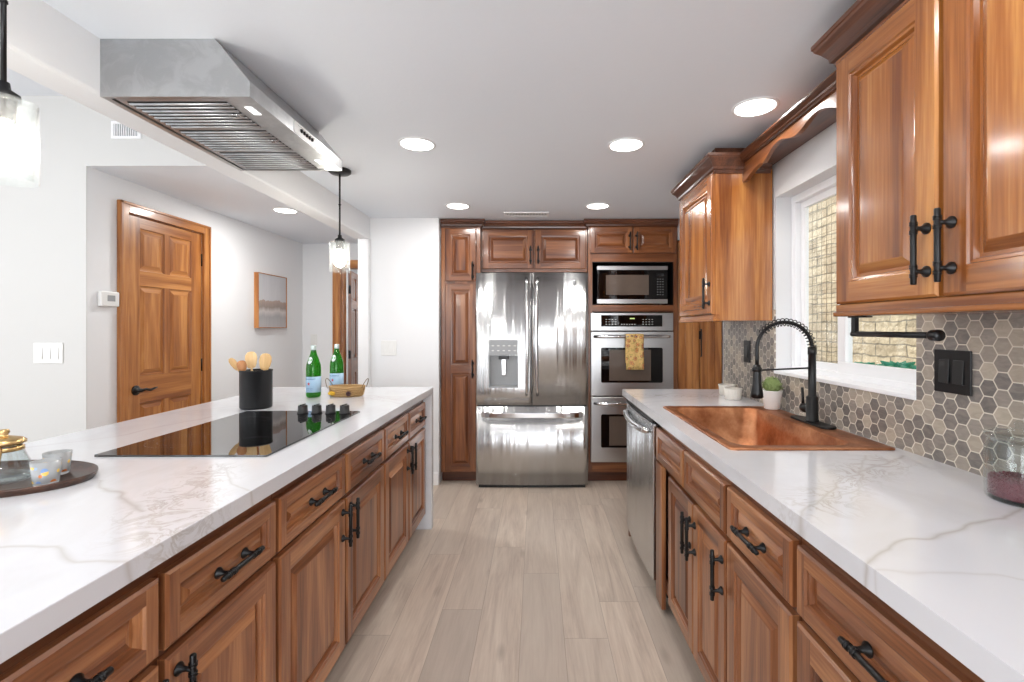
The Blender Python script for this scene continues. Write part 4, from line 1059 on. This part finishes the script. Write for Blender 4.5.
# ramekins
M['ceramic'] = plain('cream_ceramic', (232, 226, 216), .45)
def ramekin(x, y, label):
    mb = MB(); n = 48; R = .047
    prof = [(0, .0), (.036, 0), (.040, .004), (.0445, .05), (R, .053), (R, .060), (.043, .060), (.039, .02), (.036, .008), (0, .006)]
    mb.lathe(prof, 'ceramic', n=n, cap=False)
    for i in range(24):
        a = 2*PI*i/24; mb.tube([(.0395*math.cos(a), .0395*math.sin(a), .006), (.0435*math.cos(a), .0435*math.sin(a), .050)], .0022, 'ceramic', n=6)
    tag(mb.build('ramekin', loc=(x, y, CT), merge=False), label, 'bowl', 'cream ramekins on the right worktop')
ramekin(1.075, 2.62, 'cream ribbed ramekin on the right worktop, the nearer of the two')
ramekin(1.112, 2.80, 'cream ribbed ramekin on the right worktop, behind the other one')
# potted plant
pp = thing('potted_plant', 'small green ball shaped plant in a white pot beside the faucet', 'plant', (1.112, 2.262, CT+.0077))
lath('pot', [(0, 0), (.030, 0), (.034, .003), (.045, .085), (.0455, .088), (.042, .088), (.040, .080), (0, .078)], 'whitep', pp)
M['leaf'] = plain('sage_green_leaf', (128, 146, 88), .7)
mb = MB(); rr = random.Random(3)
for i in range(420):
    a, c_ = rr.uniform(0, 2*PI), rr.uniform(-.35, 1); s_ = math.sqrt(1-c_*c_); R = .042*rr.uniform(.82, 1.1)
    p = Vector((R*s_*math.cos(a), R*s_*math.sin(a), .108+R*c_*.95)); d = Vector((s_*math.cos(a), s_*math.sin(a), c_)); u = d.orthogonal().normalized(); v_ = d.cross(u)
    th_ = rr.uniform(0, PI); u, v_ = u*math.cos(th_)+v_*math.sin(th_), v_*math.cos(th_)-u*math.sin(th_)
    q = .0052; mb.face([p-u*q, p-v_*q*.6+d*.002, p+u*q+d*.004, p+v_*q*.6+d*.002], 'leaf')
mb.lathe([(0, .07), (.02, .075), (.034, .095), (.037, .113), (.028, .136), (0, .147)], 'leaf', n=16, cap=False)
mb.build('foliage', pp, merge=False)
# glass jar
jr = thing('glass_jar', 'clear glass canister with dark red beans at the right edge of the worktop', 'jar', (1.094, 1.075, CT))
lath('jar_body', [(0, 0), (.060, 0), (.065, .006), (.066, .012), (.066, .118), (.062, .128), (.062, .140), (.058, .140), (.058, .128), (.0615, .117), (.0615, .014), (.056, .008), (0, .008)], 'glass', jr, n=48)
lath('lid', [(0, .134), (.056, .134), (.057, .142), (.067, .143), (.067, .151), (.05, .158), (.02, .160), (.014, .165), (.016, .176), (.010, .182), (0, .183)], 'glass', jr, n=48)
M['bean'] = plain('dark_red_bean', (122, 64, 72), .45)
mb = MB(); rr = random.Random(5); mb.lathe([(0, .0085), (.055, .0085), (.0585, .014), (.0585, .048), (0, .049)], 'bean', n=40, cap=False)
def bean(mb, p, r, m):
    u = Vector((rr.gauss(0, 1), rr.gauss(0, 1), rr.gauss(0, 1))).normalized(); v = u.orthogonal().normalized(); w_ = u.cross(v)
    mb.add([p+u*r*1.5, p-u*r*1.5, p+v*r, p-v*r, p+w_*r, p-w_*r], [(0, 2, 4), (0, 4, 3), (0, 3, 5), (0, 5, 2), (1, 4, 2), (1, 3, 4), (1, 5, 3), (1, 2, 5)], m, True)
for i in range(900):
    a = rr.uniform(0, 2*PI)
    if i < 600: p = Vector((.0575*math.cos(a), .0575*math.sin(a), rr.uniform(.012, .05)))
    else: r_ = .056*math.sqrt(rr.random()); p = Vector((r_*math.cos(a), r_*math.sin(a), .050))
    bean(mb, p, .0026, 'bean')
tag(mb.build('beans', jr, merge=False), 'dark red beans', kind='stuff')
# paper towel holder
ph = thing('paper_towel_holder', 'black paper towel bar under the large wall cabinet', 'towel holder', (.910, 1.365, UZ0))
MB().box(-.014, .014, -.05, .014, -.004, .0, 'black').box(-.007, .007, -.004, .010, -.052, -.004, 'black').build('mounting_arm', ph, merge=False, bevel=.001)
MB().tube([(0, .014, -.050), (0, -.265, -.050)], .0075, 'black', n=16).build('bar', ph)
MB().lathe([(0, -.262), (.0125, -.262), (.0135, -.266), (.0135, -.282), (.0125, -.286), (0, -.286)], 'black', c=(0, 0, -.050), axis='y', n=24, cap=False).build('end_cap', ph)
# crock + spoons
CX, CY = -1.372, 2.335
ck = MB().lathe([(0, 0), (.064, 0), (.070, .005), (.071, .010), (.071, .178), (.0725, .180), (.0725, .186), (.067, .186), (.066, .012), (0, .010)], 'black', n=48, cap=False)
tag(ck.build('utensil_crock', loc=(CX, CY, CT)), 'black metal utensil crock on the island beyond the cooktop', 'crock')
def spoon(tip, base, hw, hh, m, label, flat=.12, name='wooden_spoon', tilt=0):
    """tip / base in crock-local coordinates"""
    d = (Vector(tip)-Vector(base)); L_ = d.length; mb = MB()
    mb.tube([(0, 0, 0), (0, 0, L_-hh*.85)], [.0055, .0045], m)
    mb.lathe([(0, L_-hh), (hw*.30, L_-hh*.95), (hw*.42, L_-hh*.75), (hw*.5, L_-hh*.45), (hw*.46, L_-hh*.2), (hw*.28, L_-hh*.04), (0, L_)], m, sy=flat, n=24, cap=False)
    o = mb.build(name, loc=(CX+base[0], CY+base[1], CT+.012+base[2]), merge=False)
    o.rotation_mode = 'QUATERNION'; zq = d.normalized(); yq = (Vector((0, 1, 0))-zq*zq.y).normalized(); xq = yq.cross(zq); o.rotation_quaternion = Matrix((xq, yq, zq)).transposed().to_quaternion() @ Matrix.Rotation(tilt, 3, 'Z').to_quaternion()
    return tag(o, label, 'spoon', 'wooden utensils in the black crock')
spoon((-.115, -.02, .232), (.03, .01, 0), .034, .07, 'light_wood', 'pale wooden spoon leaning furthest left in the black crock', flat=.35, tilt=1.0)
spoon((-.045, .03, .262), (-.01, .0, 0), .062, .085, 'light_wood', 'broad pale wooden spatula standing in the middle of the black crock')
spoon((.038, .02, .254), (.02, .0, 0), .062, .085, 'light_wood', 'broad pale wooden spoon at the right of the black crock')
spoon((-.052, -.040, .222), (.0, -.03, 0), .048, .055, 'red_wood', 'reddish wooden spoon with small round bowl in front in the black crock', flat=.45)
# sparkling water bottles
M['paper_b'] = plain('pale_blue_label', (164, 196, 222), .5); M['paper_w'] = plain('white_label', (226, 232, 232), .5); M['ink'] = plain('navy_ink', (46, 78, 140), .5); M['starred'] = plain('red_star', (200, 50, 50), .5)
M['capm'] = plain('pale_cap', (200, 214, 210), .35, .5)
def bottle(x, y, label):
    t = thing('glass_bottle', label, 'bottle', (x, y, CT), -.25, 'green sparkling water bottles')
    o_ = [(0, 0.004), (.028, 0), (.036, .004), (.039, .012), (.039, .165), (.037, .185), (.028, .215), (.019, .238), (.0145, .258), (.013, .276)]
    i_ = [(max(0, r-.003), z+.003 if k < 3 else z) for k, (r, z) in enumerate(o_)][::-1]
    lath('bottle_glass', o_+i_[:-1]+[(0, .010)], 'glass_green', t, n=40)
    lath('cap', [(0, .292), (.0135, .292), (.0148, .288), (.0148, .268), (.0138, .266)], 'capm', t, n=28)
    lath('body_label', [(.0394, .030), (.0397, .030), (.0397, .118), (.0394, .118)], 'paper_b', t, n=40)
    mb = MB(); R = .0400
    wrap = lambda z0: (lambda a, b: (R*math.cos(-PI/2+a/R), R*math.sin(-PI/2+a/R), z0+b))
    mb.text('S.PELLEGRINO', .0115, 'ink', wrap(.104)); mb.text('SPARKLING NATURAL', .0048, 'ink', wrap(.052)); mb.text('MINERAL WATER', .0048, 'ink', wrap(.044))
    for k in range(5): pass
    R = .0401
    st = [(.0105*(1 if i % 2 == 0 else .42)*math.sin(2*PI*i/10), .0105*(1 if i % 2 == 0 else .42)*math.cos(2*PI*i/10)) for i in range(10)]
    f = wrap(.078); mb.add([f(0, 0)]+[f(*p) for p in st], [(0, 1+(i+1) % 10, 1+i) for i in range(10)], 'starred')
    tag(mb.build('label_print', t, merge=False), 'navy lettering and red star on the label')
    mb = MB(); n = 20; pts = []
    for i in range(n):
        a = 2*PI*i/n; z = .208+.020*math.sin(a); r_ = (.039 if z < .17 else .037-(z-.185)*.31)+.0006; th_ = -PI/2+.014*math.cos(a)/r_
        pts.append((r_*math.cos(th_), r_*math.sin(th_), z))
    c0 = (0, -(.037-(.208-.185)*.31)-.001, .208)
    mb.add([c0]+pts, [(0, 1+i, 1+(i+1) % n) for i in range(n)], 'paper_w', True); mb.build('shoulder_label', t, merge=False)
bottle(-1.262, 2.70, 'green glass sparkling water bottle standing alone beside the basket, left one')
bottle(-1.215, 2.90, 'green glass sparkling water bottle partly hidden behind the basket, right one')
# basket
def wick():
    t = NT('woven_wicker'); o = t.obj(); t.set(Roughness=.8)
    sp = t.n('ShaderNodeSeparateXYZ'); t.l(o, sp.inputs[0]); an = t.math('ARCTAN2', sp.outputs[1], sp.outputs[0])
    k = t.math('MULTIPLY', t.math('SINE', t.math('MULTIPLY', an, 40)), t.math('SINE', t.math('MULTIPLY', sp.outputs[2], 900)))
    h = t.math('ADD', t.math('MULTIPLY', k, .5), .5)
    t.l(t.mix(h, sh(128, 88, 46), sh(222, 186, 130)), t.b.inputs['Base Color']); t.bump(h, .8, .003); return t.m
M['wick'] = wick()
bk_ = thing('wicker_basket', 'small oval wicker basket with two wire loop handles beside the green bottles', 'basket', (-1.09, 2.745, CT))
mb = MB(); mb.lathe([(0, .0), (.082, 0), (.088, .004), (.098, .045), (.101, .050), (.101, .056), (.096, .056), (.090, .045), (.080, .008), (0, .006)], 'wick', sy=.66, n=56, cap=False)
for z in (.012, .022, .032, .042):
    R = .089+.0095*(z-.004)/.041
    mb.tube([((R+.001)*math.cos(a*PI/28), (R+.001)*.66*math.sin(a*PI/28), z+.0015*math.sin(a*14)) for a in range(56)], .004, 'wick', n=6, closed=True)
mb.tube([(.099*math.cos(a*PI/28), .099*.66*math.sin(a*PI/28), .055) for a in range(56)], .005, 'wick', n=8, closed=True)
mb.build('woven_bowl', bk_, merge=False)
M['wirebr'] = plain('bronze_wire', (112, 96, 70), .4, .6)
for s in (-1, 1):
    MB().tube([(s*(.096+.022*math.sin(PI*i/14)), .038*math.cos(PI*i/14), .048+.052*math.sin(PI*i/14)) for i in range(15)], .0022, 'wirebr', n=8).build('wire_handle', bk_)
M['dkbr'] = plain('dark_brown_petal', (70, 40, 42), .6); M['yel'] = plain('yellow_fabric', (214, 166, 40), .7)
mb = MB()
for i in range(7):
    a = 2*PI*i/7; mb.tube([(.035, -.068, .022), (.035+.010*math.cos(a), -.073, .022+.010*math.sin(a)), (.035+.017*math.cos(a), -.071, .022+.017*math.sin(a))], [.003, .0055, .0015], 'dkbr', n=7)
tag(mb.build('flower_ornament', bk_, merge=False), 'dark brown flower ornament')
mb = MB(); mb.lathe([(0, -.012), (.014, -.010), (.020, 0), (.014, .010), (0, .012)], 'yel', c=(-.066, -.048, .022), n=16, cap=False, sx=1.2)
tag(mb.build('yellow_ornament', bk_), 'yellow patch on the basket side')
# tray, teapot, cups
TX, TY = -1.385, 1.205
mb = MB(); lp = [(0, .004), (.94, .004), (.985, .012), (1.0, .018), (1.0, .014), (.97, .0), (0, 0)]
mb.lathe([(r*.245, z) for r, z in lp], 'tray_wood', sy=.60, n=72, cap=False)
tag(mb.build('serving_tray', loc=(TX, TY, CT)), 'dark oval wooden serving tray on the near left of the island', 'tray')
TZ = CT+.0045
tp = thing('teapot', 'glass teapot with gold lid on the oval wooden tray', 'teapot', (-1.345, 1.205, TZ))
lath('glass_body', [(0, 0), (.050, 0), (.056, .005), (.056, .016), (.048, .045), (.036, .075), (.032, .090), (.036, .098), (.034, .098), (.030, .090), (.034, .074), (.046, .044), (.0535, .016), (.050, .004), (0, .003)], 'glass', tp, n=40)
lath('collar', [(.0365, .076), (.0385, .077), (.0370, .085), (.0345, .087)], 'gold', tp)
lath('lid', [(.036, .092), (.0415, .094), (.0415, .100), (.034, .106), (.020, .111), (.010, .113), (.008, .117), (.012, .122), (.010, .129), (0, .131)], 'gold', tp)
mb = MB().tube([(.036, 0, .094), (.040, 0, .080), (.047, 0, .062), (.054, 0, .040), (.056, 0, .030)], [.005, .007, .006, .005, .003], 'gold', n=12)
tag(mb.build('clasp', tp, rz=-.95), 'gold clasp on the front of the pot')
def cupm():
    t = NT('printed_glass_cup'); o = t.obj(); t.set(Roughness=.08)
    v = t.n('ShaderNodeTexVoronoi'); t.l(o, v.inputs['Vector']); v.inputs['Scale'].default_value = 55
    c = t.ramp(t.vm('LENGTH', v.outputs['Color'], out=1), [(.0, sh(150, 170, 196)), (.55, sh(120, 150, 200)), (.8, sh(206, 120, 60)), (1.1, sh(230, 190, 90))], 'CONSTANT')
    m = t.math('LESS_THAN', v.outputs['Distance'], .42)
    sp = t.n('ShaderNodeSeparateXYZ'); t.l(o, sp.inputs[0]); zz = t.math('LESS_THAN', t.math('ABSOLUTE', t.math('SUBTRACT', sp.outputs[2], .028)), .020)
    mk = t.math('MULTIPLY', m, zz)
    t.l(t.mix(mk, sh(240, 244, 246), c), t.b.inputs['Base Color'])
    t.l(t.math('SUBTRACT', .62, t.math('MULTIPLY', mk, .62)), t.b.inputs['Transmission Weight']); return t.m
M['cup'] = cupm()
def cup(x, y, label):
    mb = MB().lathe([(0, 0), (.022, 0), (.024, .003), (.029, .058), (.0268, .058), (.0222, .006), (0, .005)], 'cup', n=40, cap=False)
    tag(mb.build('tea_cup', loc=(x, y, TZ+.0005)), label, 'cup', 'printed glass cups on the tray')
cup(-1.212, 1.180, 'small frosted glass cup with blue and orange print on the tray, nearer one')
cup(-1.266, 1.262, 'small frosted glass cup with blue print on the tray, behind the other cup')
